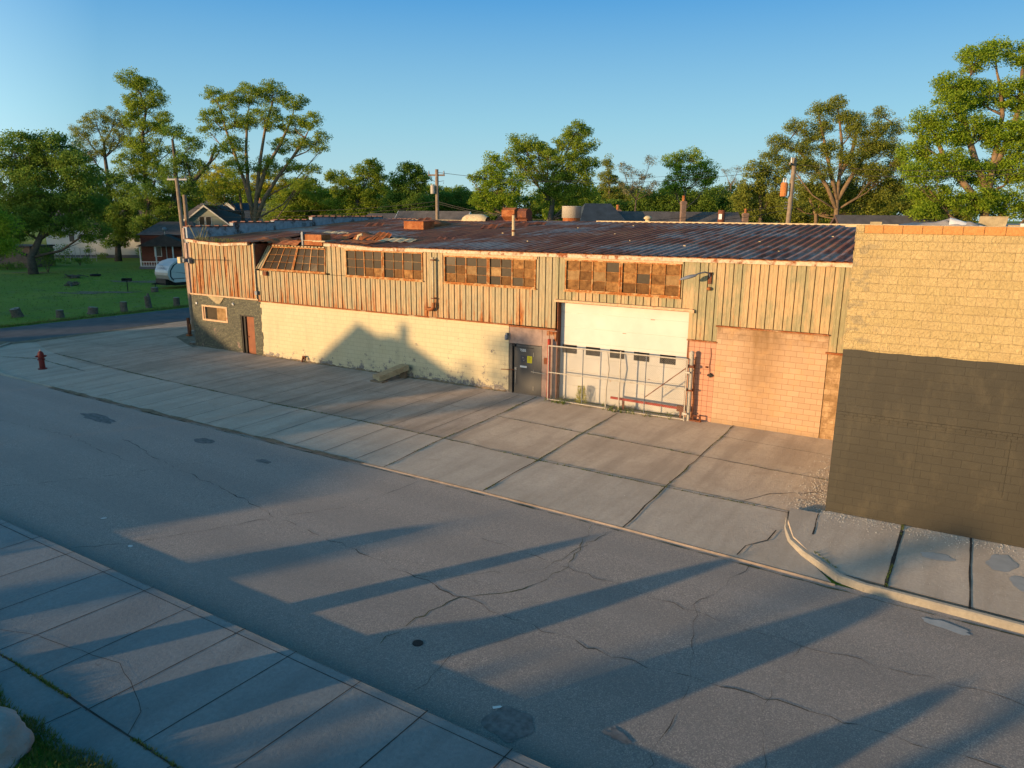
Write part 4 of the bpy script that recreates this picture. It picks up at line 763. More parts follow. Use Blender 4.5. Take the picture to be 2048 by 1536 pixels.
# ---------------------------------------------------------------- chain link gate
t = wt('chain_link_gate', 'chain link gate leaves chained across the white garage door', 'gate', 17.83, -.45, 0)
fm = MB(); r = .028; X1 = 5.85; zb, zt0, zt1 = .08, 2.38, 2.42
rail = lambda x: zt0+(zt1-zt0)*x/X1
fm.tube([(0, 0, rail(0)), (X1, 0, rail(X1))], r, 7); fm.tube([(0, 0, zb+.03), (2.64, 0, zb)], r*.8, 7); fm.tube([(2.64, 0, zb-.02), (X1, 0, zb+.02)], r*.8, 7); fm.tube([(0, 0, 1.26), (X1, 0, 1.27)], r*.8, 7)
for x in (0, 3.18, X1): fm.tube([(x, 0, .05), (x, 0, rail(x)+(.06 if x == 3.18 else .03))], r, 7)
fm.tube([(2.62, 0, .05), (2.62, 0, .95), (2.72, -.02, 1.7), (2.62, 0, 2.36)], r, 7)
L(fm, 'frame', 'galvlight', t)
fm = MB()
for x in (1.57, 4.24): fm.tube([(x, 0, .1), (x, 0, rail(x))], r*.7, 6)
L(fm, 'picket', 'steelgrey', t)
fm = MB(); fm.tube([(X1-.05, -.02, 2.08), (4.26, -.02, .76)], .018, 6); L(fm, 'brace', 'rustdark_ribshade', t)
fm = MB(); fm.tube([(X1, 0, .12), (X1, 0, 0), (X1+.22, -.02, -.0)], .022, 6); fm.box(X1-.04, X1+.12, -.04, .06, 1.9, 1.96); fm.box(X1-.04, X1+.12, -.04, .06, .3, .36); L(fm, 'hinge', 'galv', t)
cmh = MB(); sp = .075; H0, H1 = .1, 2.38
k = -H1
def wire(mb, a, b, r_=.0026):
    a, b = Vector(a), Vector(b); n = (b-a).cross(Vector((0, 1, 0))).normalized()*r_; m_ = Vector((0, r_, 0)); mb.poly([a-n, b-n, b+m_, a+m_]); mb.poly([a+m_, b+m_, b+n, a+n])
while k < X1:
    for sgn in (1, -1):
        xa, xb = (k, k+(H1-H0)); za, zb_ = (H0, H1) if sgn == 1 else (H1, H0); ca, cb = max(0, xa), min(X1, xb)
        if cb-ca > .02:
            f_ = lambda x: za+(zb_-za)*(x-xa)/(xb-xa); wire(cmh, (ca, .03*sgn*.2+.02, f_(ca)), (cb, .03*sgn*.2+.02, f_(cb)))
    k += sp
L(cmh, 'wire_mesh', 'galv', t)
t = wt('gate_post', 'stout grey pipe post hinging the gate beside the pink wall', 'post', 23.78, -.28, 0)
mb = MB(); mb.tube([(0, 0, 0), (0, 0, 2.62)], .085, 12); L(mb, 'pipe', 'galvlight', t); mb = MB(); mb.lathe([(.09, 2.6), (.095, 2.66), (.06, 2.72), (.01, 2.74)], 12); L(mb, 'cap', 'galvlight', t)
mb = MB(); mb.box(-.12, .12, -.11, .11, 2.1, 2.2); mb.box(-.12, .12, -.11, .11, 1.2, 1.26); mb.box(.05, .5, -.05, .05, .04, .1); mb.tube([(.2, .0, .05), (.2, 0, .26), (.48, 0, .26), (.48, 0, .08)], .03, 7); L(mb, 'bracket', 'rustdark_ribshade', t)
mb = MB(); mb.tube([(.1, .05, 0), (.14, .1, .8), (.1, .08, 1.6), (.12, .12, 2.5)], .025, 6); L(mb, 'rusty_rod', 'rust', t)
t = wt('red_post', 'faded red pipe post left of the garage door', 'post', 17.72, -.2, 0)
mb = MB(); mb.tube([(0, 0, 0), (0, 0, 2.6)], .075, 10); L(mb, 'pipe', 'redpaint', t); mb = MB(); mb.tube([(0, 0, 2.6), (.0, 0, 2.95)], .015, 5); mb.box(-.3, -.12, .12, .2, 1.5, 1.75); L(mb, 'spike', 'rustdark_ribshade', t)
t = wt('red_beam', 'dark red steel beam leaning low behind the gate', 'beam', 20.6, -.3, 0)
mb = MB(); mb.tube([(0, 0, .52), (3.0, 0, .47)], .06, 4); L(mb, 'beam', 'redpaint', t); mb = MB(); mb.box(2.75, 3.03, -.08, .06, .36, .58); mb.box(2.85, 2.93, -.02, .04, 0, .36); mb.box(.5, .58, -.02, .04, 0, .46); L(mb, 'stop_block', 'rustdark_ribshade', t)
t = wt('leafy_weed', 'bushy green weed growing against the white garage door', 'plant', 19.2, -.1, 0)
mb = MB()
for _ in range(420):
    a = random.uniform(0, 6.28); h = random.uniform(0, .75); r_ = (.28*(1-h*.9)+.05)*random.random()**.5
    p = Vector((r_*math.cos(a), r_*.7*math.sin(a), h+.03)); q = Vector((random.gauss(0, 1), random.gauss(0, 1), random.gauss(0, .6))).normalized()*.035; u_ = q.orthogonal().normalized()*.02; mb.poly([p-q, p+u_, p+q, p-u_])
L(mb, 'leaves', 'lf_yel', t); mb = MB()
for k in range(6): a = k*1.05; mb.tube([(0, 0, 0), (.1*math.cos(a), .07*math.sin(a), .4), (.2*math.cos(a), .14*math.sin(a), .7)], .006, 4)
L(mb, 'stem', 'lf_dry', t)
mb = MB()
for _ in range(190): s = random.choice([random.gauss(18.4, .35), random.gauss(21.0, .3), random.uniform(17.9, 23.5)]); p = WM @ Vector((s, random.uniform(-.7, .15), 0)); blades(mb, p.x, p.y, ZA, random.uniform(.05, .22), 3, .04, .8, .014)
for _ in range(260): s = random.uniform(.2, 15.5); p = WM @ Vector((s, -.04-random.random()*.06, 0)); blades(mb, p.x, p.y, ZA, .05, 2, .02, .7, .008)
o = mb.build('wall_weeds', 'grass'); struct(o, 'stuff'); o['label'] = 'low weeds along the foot of the gate and the wall'
mb = MB()
for k in range(60): a = random.uniform(0, 6.28); mb.tube([(random.gauss(0, .1), random.gauss(0, .05), 0), (random.gauss(0, .12), random.gauss(0, .06), random.uniform(.2, .5))], .004, 3)
# fallen slab
t = thing('fallen_slab', 'pale weathered slab lying tilted against the cream wall', 'slab', (-22.95, 24.95, ZA))
a, b = Vector((0, 0, .10)), Vector((.55, 1.15, .50)); d_ = (b-a).normalized(); sd = Vector((d_.y, -d_.x, 0)).normalized()*.34; up = Vector((0, 0, .17))
mb = MB(); jj = lambda: Vector((random.uniform(-.03, .03), random.uniform(-.03, .03), random.uniform(-.02, .02)))
st_ = [(a+(b-a)*k/6+jj()) for k in range(7)]
for k in range(6):
    p, q = st_[k], st_[k+1]; A_, B_, C_, D_ = p-sd, q-sd, q+sd, p+sd
    mb.poly([A_+up*.6, B_+up*.6, C_+up, D_+up]); mb.poly([A_-up*.3, D_-up*.5, C_-up*.5, B_-up*.3]); mb.poly([A_-up*.3, B_-up*.3, B_+up*.6, A_+up*.6]); mb.poly([D_+up, C_+up, C_-up*.5, D_-up*.5])
    if k == 0: mb.poly([A_-up*.3, A_+up*.6, D_+up, D_-up*.5])
    if k == 5: mb.poly([B_+up*.6, B_-up*.3, C_-up*.5, C_+up])
L(mb, 'slab', 'plank', t); t.scale = (1.15, 1.1, 1)
mb = MB(); mb.box(-.15, .5, -.25, .1, .0, .05); mb.box(.45, .7, .95, 1.15, 0, .34); L(mb, 'support_rubble', 'dirt', t)
# ---------------------------------------------------------------- right building
BA = rad(2.0); BM = Matrix.Translation((-2.506, 19.71, 0)) @ Matrix.Rotation(BA, 4, 'Z')
RB = thing('block_building', 'tall building of tan split face block with its lower wall painted dark', 'building', (-2.506, 19.71, 0), BA)
NROW = 15; h0 = 4.43; rh = (7.28-h0)/14
mb = MB(); mb.box(0, 22, 0, .3, h0, 7.28)
# ragged left quoins
for k in range(14): mb.box(-.012-(.014 if k % 2 else 0), 0, .002, .3, h0+k*rh+.006, h0+(k+1)*rh-.006)
L(mb, 'tan_block_wall', 'split', RB)
x = .17
mb = MB(); mb.box(-.02, .16, -.012, .3, 7.285, 7.47); L(mb, 'cap_block', 'split', RB)
while x < 14: mb = MB(); mb.box(x, x+.395, -.014+random.uniform(-.003, .003), .3, 7.285, 7.47, 0); x += .4064; L(mb, 'cap_block', 'cap', RB)
mb = MB(); mb.box(.1, 21.5, .012, .28, 7.285, 7.462); L(mb, 'cap_mortar', 'split', RB)
mb = MB()
for a, b, z0, z1 in ((0.0, 22, 0, 1.27), (0, 1.885, 1.27, 2.70), (1.90, 3.74, 1.27, 2.695), (3.76, 22, 1.27, 2.70), (0, 22, 2.85, h0-.002)): mb.box(a-.01, b, -.012, .3, z0, z1)
mb.box(1.885, 1.90, .0, .3, 1.27, 2.7); mb.box(3.74, 3.76, .0, .3, 1.27, 2.7); mb.box(-.01, 22, -.006, .3, 2.695, 2.855)
L(mb, 'dark_painted_wall', 'black_block', RB)
mb = MB(); n_ = 300
for k in range(n_+1):
    x = -.01+22*k/n_; mb.v += [(x, -.0155, h0-.05), (x, -.0155, h0+.012+.03*mn.noise(Vector((x*1.7, 0, 0)))+.012*mn.noise(Vector((x*14, 0, 5))))]
for k in range(n_): mb.f.append((2*k, 2*k+2, 2*k+3, 2*k+1)); mb.mi.append(0)
L(mb, 'paint_edge', 'black_block', RB)
mb = MB()
for row in range(2):
    x = -.01+(row % 2)*.1
    while x < 21.8: mb.box(x, x+.195, -.02+random.uniform(-.002, .002), .0, 2.703+row*.075, 2.77+row*.075); x += .2032
L(mb, 'brick_band', 'black_block', RB)
mb = MB(); mb.box(0, .3, .3, 26, 0, 7.3); mb.box(.3, 22, 25.7, 26, 0, 7.3); mb.box(21.7, 22, .3, 25.7, 0, 7.3); L(mb, 'side_wall', 'split', RB)
mb = MB(); mb.box(.3, 21.7, .3, 25.7, 7.25, 7.40); L(mb, 'roof', 'tarp', RB)
mb = MB(); mb.box(-.3, 22, .3, .5, 7.42, 7.478); L(mb, 'coping_strip', 'cream', RB)
def bt(name, label, cat, x, y, z, rz=0): return thing(name, label, cat, BM @ Vector((x, y, z)), BA+rz)
t = bt('roof_block', 'large pale concrete block standing on the block building parapet', 'block', 2.78, .85, 7.46)
mb = MB(); mb.prism([(-.29, 0, 0), (-.27, 0, .24), (.29, 0, .24), (.25, 0, 0)], (0, .2, 0)); L(mb, 'block', 'plank', t); mb = MB(); mb.box(.3, .55, .0, .2, 0, .05); L(mb, 'base_plate', 'plank', t)
t = bt('small_roof_block', 'small pale brick at the left end of the parapet', 'block', .35, .5, 7.475)
mb = MB(); mb.box(-.12, .14, 0, .15, 0, .075); L(mb, 'brick', 'plank', t); mb = MB(); mb.box(.16, .5, .02, .1, 0, .02); L(mb, 'shim', 'cream', t)
t = bt('crumpled_tarp', 'crumpled grey and white tarpaulin heaped on the parapet', 'tarpaulin', 1.75, .75, 7.46)
mb = MB(); mb.grid(lambda u, v: ((u-.5)*1.5, (v-.5)*.9, max(0, (.22-.5*abs(u-.62)**1.2)*math.sin(math.pi*min(1, v*1.1)))*(.6+.9*mn.noise(Vector((u*5, v*4, 2))))*1.1+.01), 40, 20); L(mb, 'grey_sheet', 'tarp', t, smooth=True)
mb = MB(); mb.grid(lambda u, v: (.15+u*.75, -.42+v*.4, max(0, .20*math.sin(math.pi*v)*(1-u)**1.2)+.02*mn.noise(Vector((u*5, v*5, 4)))+.012), 20, 10); L(mb, 'white_sheet', 'white', t, smooth=True)
t = bt('roof_membrane_roll', 'pale roofing membrane edge rolled along the parapet', 'membrane', 3.3, .7, 7.46)
mb = MB(); mb.tube([(0, 0, .04), (2, .1, .07), (6, .1, .08), (12, .1, .08)], .05, 8); L(mb, 'roll', 'white', t); mb = MB(); mb.box(-.2, 12, .1, .6, .0, .03); L(mb, 'sheet', 'tarp', t)
# ---------------------------------------------------------------- trees
def quads_obj(name, V, mat, parent):
    n = len(V)//4; me = bpy.data.meshes.new(name); me.vertices.add(n*4); me.vertices.foreach_set('co', V.reshape(-1).astype(np.float32))
    me.loops.add(n*4); me.loops.foreach_set('vertex_index', np.arange(n*4, dtype=np.int32)); me.polygons.add(n)
    me.polygons.foreach_set('loop_start', np.arange(0, n*4, 4, dtype=np.int32)); me.polygons.foreach_set('loop_total', np.full(n, 4, dtype=np.int32))
    me.materials.append(MT[mat]); me.update(calc_edges=True); o = bpy.data.objects.new(name, me); COL.objects.link(o); o.parent = parent; return o
def leafquads(C, R, n, size, rs, flat=.65):
    """n leaves round each centre C (k,3) with radius R (k,)"""
    k = len(C); d = rs.normal(size=(k, n, 3)); d /= np.linalg.norm(d, axis=2, keepdims=True); rr = rs.random((k, n, 1))**.45
    p = C[:, None, :]+d*rr*R[:, None, None]*np.array([1, 1, flat]); p = p.reshape(-1, 3); m_ = len(p)
    a = rs.normal(size=(m_, 3)); a[:, 2] *= .7; a /= np.linalg.norm(a, axis=1, keepdims=True); b = np.cross(a, rs.normal(size=(m_, 3))); b /= np.linalg.norm(b, axis=1, keepdims=True)
    s = size*(.6+.8*rs.random((m_, 1))); s = s*.47; a = a*s*.66; b = b*s*.40
    return np.stack([p-a, p-b+a*.1, p+a, p+b+a*.1], 1).reshape(-1, 3)
def tree(label, D, base, forks, blobs, mat='lf_mid', bark='bark', leaf=.36, dens=1., clump=.16, trunk=.4, seed=0, z0=0, group='trees beyond the warehouse', fill=26, name='tree'):
    """base and forks in photo pixels at depth D; blobs = (px, py, rx, ry) pixel ellipses that make the crown"""
    rs = np.random.RandomState(seed); k = D/F_PX; b0 = at(base[0], base[1], D); b0 = Vector((b0.x, b0.y, z0)); t = thing(name, label, 'tree', b0, 0, group)
    fw = Vector((_F[0], _F[1], 0)).normalized(); tm = MB(); F = []
    for si, st_ in enumerate(forks if isinstance(forks[0], list) else [forks]):
        S_ = [at(x, y, D)-b0 for x, y in st_]; tk = trunk*(1 if si == 0 else .8); off = Vector((0, 0, -.1)) if si == 0 or S_[0].z > 3 else Vector((S_[0].x*.9, S_[0].y*.9, -.1))
        if si and S_[0].z > 3: off = S_.pop(0)
        pts = [off]+S_; rr = [tk*(1-.78*i/len(pts)) for i in range(len(pts))]; tm.tube(pts, [tk*(1.05 if si == 0 else .9)]+rr[1:], 8); F += S_
    Q = []
    for (px_, py_, rx, ry) in blobs:
        c = at(px_, py_, D)-b0; rx *= k; ry *= k; rd = min(rx, ry)*.95; c = c+fw*float(rs.uniform(-.5, .5))*rd
        n = max(5, int(dens*((rx*ry)**.5/(clump*9))**2*9)); n = min(n, 90)
        u = rs.normal(size=(n, 3)); u /= np.linalg.norm(u, axis=1, keepdims=True); rad_ = (.35+.65*rs.random((n, 1))**.5)*.92
        right = np.array(_RT); up = np.array([0, 0, 1.]); f3 = np.array(fw)
        Cc = np.array(c)[None]+(u*rad_)@np.stack([right*rx, up*ry, f3*rd]); Rr = clump*9*(.45+.55*rs.random(n))
        Rr = np.minimum(Rr, .75*min(rx, ry)+.3); Q.append(leafquads(Cc, Rr, int(fill*4.2), leaf, rs))
        # limb to blob, twigs to clumps
        i0 = min(range(len(F)), key=lambda i: (F[i]-c).length+3*max(0, F[i].z-(c.z-.85*Vector((F[i].x-c.x, F[i].y-c.y)).length))); s = F[i0]; mid = (s+c)/2+Vector((0, 0, -.12*(c-s).length)); r0 = trunk*.34*(1-.3*i0/len(F))
        tm.tube([s, mid, c+Vector((0, 0, -.2*ry))], [r0, r0*.7, r0*.35], 5)
        for j in range(0, n, 2):
            e = Vector(Cc[j]); st = mid.lerp(c, float(rs.random())); m2 = st.lerp(e, .5)+Vector((0, 0, -.06*(e-st).length)); tm.tube([st, m2, e], [r0*.28, r0*.16, .02], 3, cap=False)
    tm.build('trunk', bark, t, smooth=True); quads_obj('crown', np.concatenate(Q), mat, t); return t
T = tree
# left lawn trees
T('broad dark green tree with a thick trunk standing alone at the left of the lawn', 89.8, (67, 548), [(62, 515), (78, 480), (95, 440)], [(30, 300, 60, 42), (100, 300, 62, 38), (150, 345, 50, 45), (20, 370, 55, 55), (85, 385, 60, 50), (45, 445, 60, 42), (120, 435, 50, 40), (10, 470, 40, 35), (165, 400, 45, 45), (60, 340, 60, 40), (180, 455, 35, 28)], 'lf_dark', leaf=.36, trunk=.6, dens=1.5, seed=1, group='trees on the lawn', fill=34)
T('half bare grey tree rising behind the lawn trees', 128, (222, 540), [(222, 460), (220, 400), (215, 350), (210, 315), (208, 285)], [(165, 262, 26, 22), (195, 245, 28, 24), (230, 235, 30, 22), (180, 300, 36, 24), (228, 280, 30, 26), (250, 262, 20, 22), (160, 320, 22, 18)], 'lf_olive', leaf=.28, trunk=.55, dens=1.1, clump=.11, fill=18, seed=2, group='trees on the lawn')
T('tall narrow tree towering over the left lawn in flat tiers', 118, (295, 525), [(292, 430), (290, 330), (285, 270), (292, 220), (280, 185)], [(262, 160, 28, 22), (290, 175, 30, 20), (315, 200, 24, 15), (262, 200, 24, 18), (285, 215, 32, 18), (322, 235, 22, 14), (265, 240, 24, 18), (300, 255, 30, 18), (330, 262, 24, 14), (268, 285, 26, 22), (300, 300, 32, 26), (262, 330, 30, 30), (305, 350, 36, 32), (345, 300, 14, 8)], 'lf_mid', leaf=.33, trunk=.38, dens=1.4, clump=.13, fill=26, seed=3, group='trees on the lawn')
T('small dark tree on a stout trunk in front of the white house', 114, (237, 522), [(236, 495), (238, 470)], [(225, 455, 38, 30), (250, 435, 35, 30), (205, 420, 34, 32), (235, 480, 26, 16), (180, 380, 40, 40), (225, 380, 42, 40), (262, 400, 30, 36), (262, 460, 22, 26)], 'lf_dark', leaf=.36, trunk=.55, dens=1.5, seed=4, group='trees on the lawn', fill=34)
T('leaning twin trunked tree beside the parked camper', 106, (297, 528), [[(303, 500), (318, 460), (345, 410), (385, 365), (420, 325), (432, 290)], [(290, 525), (294, 480), (292, 440), (300, 400), (310, 360)], [(345, 410), (352, 370), (350, 320), (345, 280)]], [(350, 265, 22, 16), (385, 290, 26, 16), (372, 320, 30, 20), (345, 345, 34, 30), (300, 400, 42, 36), (340, 400, 38, 34), (320, 440, 40, 26), (285, 445, 26, 24), (398, 335, 24, 16), (440, 300, 22, 14), (370, 370, 30, 24), (385, 392, 22, 20)], 'lf_dark', leaf=.34, trunk=.5, dens=1.25, clump=.14, seed=5, group='trees on the lawn', fill=28)
T('large airy tree with high spreading crown left of centre', 112, (505, 520), [[(508, 470), (510, 440), (512, 405), (516, 360), (522, 310), (530, 260), (545, 205)], [(509, 455), (502, 410), (488, 360), (470, 310), (452, 260), (440, 215)], [(512, 440), (530, 395), (555, 355), (585, 315), (610, 275)], [(513, 400), (530, 340), (560, 290), (585, 235)], [(505, 430), (496, 370), (492, 300), (495, 230)]], [(428, 190, 26, 18), (462, 205, 30, 18), (500, 190, 34, 24), (545, 185, 38, 24), (590, 205, 30, 18), (425, 235, 28, 18), (470, 245, 34, 22), (530, 235, 40, 26), (585, 250, 32, 20), (622, 245, 24, 20), (640, 275, 18, 14), (600, 290, 30, 16), (420, 262, 20, 12), (470, 290, 26, 20), (560, 290, 26, 16), (640, 300, 14, 12), (580, 330, 28, 14), (620, 340, 22, 12), (530, 330, 30, 20), (480, 330, 26, 20), (600, 370, 24, 12)], 'lf_mid', 'barkwarm', leaf=.32, trunk=.45, dens=1.35, clump=.13, fill=26, seed=6)
T('slim companion tree close beside the large airy tree', 116, (487, 520), [(486, 430), (478, 380)], [(430, 385, 36, 26), (470, 365, 34, 24), (395, 380, 26, 20), (455, 392, 34, 14)], 'lf_mid', leaf=.34, trunk=.35, dens=1.2, seed=7)
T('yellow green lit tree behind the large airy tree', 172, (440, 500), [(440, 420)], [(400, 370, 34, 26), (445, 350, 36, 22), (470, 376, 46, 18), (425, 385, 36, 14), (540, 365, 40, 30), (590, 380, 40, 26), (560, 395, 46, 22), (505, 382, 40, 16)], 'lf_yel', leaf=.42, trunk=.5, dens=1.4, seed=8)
T('rounded dark tree under the right edge of the large airy tree', 135, (620, 500), [(620, 430)], [(590, 405, 38, 30), (635, 400, 36, 30), (610, 375, 34, 26), (580, 430, 40, 22), (640, 430, 44, 22), (555, 425, 34, 22), (665, 410, 30, 28)], 'lf_mid', leaf=.4, trunk=.5, dens=1.5, seed=9)
T('feathery topped tree in the middle distance left of the first utility pole', 125, (715, 500), [(712, 430), (716, 390)], [(672, 355, 28, 14), (700, 375, 34, 22), (735, 345, 32, 22), (745, 330, 20, 14), (760, 365, 22, 20), (715, 405, 46, 26), (675, 400, 34, 30), (755, 400, 34, 26), (700, 430, 46, 18)], 'lf_mid', leaf=.38, trunk=.5, dens=1.3, clump=.14, seed=10, fill=28)
T('upright oval tree just left of the first utility pole', 120, (818, 500), [(816, 430)], [(822, 340, 24, 18), (800, 360, 24, 16), (838, 362, 22, 20), (815, 385, 36, 22), (795, 405, 28, 20), (835, 405, 30, 20), (785, 425, 34, 16), (830, 430, 34, 14)], 'lf_dark', leaf=.38, trunk=.5, dens=1.5, clump=.13, seed=11, fill=30)
T('low dark evergreen mass right of the first utility pole', 130, (905, 500), [(905, 440)], [(890, 400, 30, 22), (925, 395, 28, 20), (865, 405, 24, 22), (905, 420, 40, 20), (945, 415, 28, 24)], 'lf_dark', leaf=.4, trunk=.4, dens=1.6, seed=12)
T('large bright maple with two tops behind the roof ducts', 95, (1112, 480), [(1100, 440), (1106, 400), (1095, 365)], [(1045, 285, 34, 20), (1075, 300, 30, 22), (1030, 315, 28, 20), (1150, 262, 26, 18), (1175, 255, 16, 12), (1130, 285, 26, 20), (1165, 290, 28, 22), (1095, 320, 36, 24), (1145, 325, 40, 24), (1180, 330, 22, 20), (1060, 345, 36, 26), (1110, 360, 42, 26), (1160, 365, 36, 24), (1090, 395, 34, 22), (1150, 395, 34, 22), (1180, 400, 24, 18)], 'lf_mid', 'bark', leaf=.30, trunk=.5, dens=1.35, clump=.12, seed=13, fill=30)
T('pale green young tree with several thin stems left of the big maple', 90, (1010, 470), [(1008, 430), (1006, 400)], [(985, 320, 22, 14), (1000, 345, 32, 22), (970, 350, 20, 18), (990, 375, 34, 22), (960, 385, 18, 14), (975, 405, 26, 18), (1015, 400, 28, 20), (945, 360, 16, 8), (1030, 370, 22, 24), (955, 408, 16, 14)], 'lf_bright', 'barkwarm', leaf=.30, trunk=.22, dens=1.2, clump=.11, seed=14, fill=26)
T('conifer shaped tree with thin top right of the big maple', 125, (1222, 480), [(1220, 420), (1218, 360)], [(1216, 325, 12, 14), (1218, 350, 20, 16), (1225, 375, 28, 16), (1215, 400, 34, 18), (1240, 400, 26, 18)], 'lf_olive', leaf=.32, trunk=.35, dens=1.3, clump=.12, seed=15)
T('sparse twiggy tree with bare branch ends above the house roofs', 115, (1270, 480), [(1270, 430), (1272, 400)], [(1245, 335, 14, 10), (1300, 320, 14, 10), (1262, 345, 16, 12), (1290, 350, 18, 12), (1278, 375, 22, 14), (1255, 375, 18, 14), (1305, 375, 16, 16)], 'lf_dry', 'bark', leaf=.26, trunk=.22, dens=1.0, clump=.10, fill=12, seed=16)
T('round topped green tree behind the tall brick chimney', 108, (1368, 480), [(1368, 420), (1370, 380)], [(1345, 320, 22, 16), (1385, 312, 28, 16), (1410, 335, 22, 18), (1365, 345, 32, 18), (1400, 360, 30, 18), (1345, 370, 30, 20), (1420, 355, 14, 16)], 'lf_bright', 'barkwarm', leaf=.30, trunk=.35, dens=1.3, clump=.12, seed=17, fill=28)
T('thin bare twigged tree between the round tree and the second pole', 120, (1462, 480), [(1460, 420), (1462, 370)], [(1452, 345, 12, 8), (1475, 340, 12, 9), (1465, 362, 16, 10), (1455, 385, 16, 12), (1480, 375, 10, 10)], 'lf_dry', 'barkwarm', leaf=.2, trunk=.25, dens=.9, clump=.09, fill=10, seed=18)
T('dark hedge like tree behind the grey roofs', 118, (1300, 480), [(1300, 440)], [(1200, 415, 40, 22), (1245, 420, 40, 20), (1290, 410, 44, 24), (1340, 405, 44, 24), (1385, 405, 44, 26), (1430, 400, 40, 28), (1465, 415, 36, 24), (1320, 425, 60, 16), (1420, 425, 50, 16)], 'lf_dark', leaf=.42, trunk=.4, dens=1.6, seed=19)
T('olive tree mass left of the second utility pole', 88, (1520, 480), [(1522, 430), (1520, 390)], [(1515, 340, 30, 20), (1545, 350, 26, 22), (1500, 370, 32, 24), (1540, 385, 36, 26), (1500, 405, 34, 22), (1550, 415, 34, 22), (1480, 400, 22, 20), (1520, 430, 40, 14)], 'lf_olive', leaf=.30, trunk=.35, dens=1.4, clump=.12, seed=20, fill=26)
T('wide olive tree with open crown behind the second utility pole', 82, (1672, 480), [[(1672, 450), (1673, 420), (1675, 385), (1680, 340), (1684, 290), (1678, 230)], [(1673, 420), (1655, 375), (1630, 335), (1600, 305), (1565, 290)], [(1674, 400), (1660, 340), (1650, 290), (1640, 240)], [(1675, 400), (1705, 350), (1730, 310), (1760, 270), (1785, 245)], [(1680, 350), (1705, 300), (1715, 255)]], [(1560, 285, 28, 14), (1545, 310, 24, 16), (1600, 252, 26, 14), (1640, 222, 26, 16), (1672, 208, 22, 14), (1650, 250, 28, 14), (1600, 300, 30, 14), (1715, 245, 24, 18), (1765, 225, 16, 12), (1745, 262, 28, 20), (1790, 255, 18, 16), (1730, 290, 28, 16), (1780, 290, 24, 18), (1580, 330, 34, 14), (1700, 265, 18, 14), (1640, 345, 30, 18), (1720, 345, 34, 18), (1800, 310, 16, 20), (1620, 275, 30, 14), (1690, 235, 26, 18), (1755, 300, 30, 20), (1660, 300, 30, 18), (1610, 330, 34, 16), (1700, 320, 34, 18), (1760, 340, 34, 20)], 'lf_olive', 'barkwarm', leaf=.24, trunk=.34, dens=2.3, clump=.12, fill=30, seed=21)
T('drooping olive thicket tree with slanting pale stems', 84, (1640, 480), [(1632, 430), (1615, 385)], [(1600, 375, 40, 22), (1640, 385, 40, 24), (1690, 380, 44, 26), (1740, 375, 44, 26), (1590, 410, 36, 20), (1660, 415, 40, 18), (1720, 410, 40, 20), (1770, 390, 40, 34), (1790, 345, 30, 30), (1760, 425, 34, 14)], 'lf_olive', 'barkwarm', leaf=.30, trunk=.28, dens=1.35, clump=.13, seed=22, fill=28)
T('huge bright green maple towering behind the block building', 62, (1968, 520), [[(1968, 470), (1970, 430), (1976, 385), (1985, 335), (1995, 285), (2005, 230), (2000, 170)], [(1976, 385), (1950, 320), (1930, 250), (1925, 180)], [(1972, 420), (1930, 370), (1890, 320), (1870, 270)], [(1985, 335), (2020, 280), (2040, 210), (2045, 140)]], [(1905, 170, 42, 26), (1950, 120, 40, 28), (1995, 100, 34, 20), (2045, 110, 40, 30), (1900, 215, 44, 28), (1960, 185, 50, 34), (2030, 190, 50, 40), (1850, 240, 32, 20), (1880, 270, 44, 28), (1940, 260, 50, 34), (2010, 270, 55, 38), (1840, 300, 38, 26), (1900, 330, 50, 32), (1970, 345, 52, 34), (2040, 340, 50, 40), (1835, 350, 42, 30), (1870, 395, 48, 28), (1940, 405, 54, 28), (2015, 410, 54, 32), (1850, 425, 38, 18), (1830, 262, 16, 10), (2090, 250, 60, 80), (2090, 400, 60, 60)], 'lf_bright', 'barkwarm', leaf=.24, trunk=.42, dens=1.8, clump=.105, seed=23, fill=32)
T('light green tree nearest the side street, left of the lone tree', 56, (-40, 600), [(-38, 540), (-35, 500)], [(0, 455, 26, 22), (-15, 490, 42, 26), (10, 500, 18, 22), (-30, 440, 34, 26)], 'lf_bright', leaf=.26, trunk=.3, dens=1.5, clump=.11, seed=24, group='trees on the lawn', fill=28)
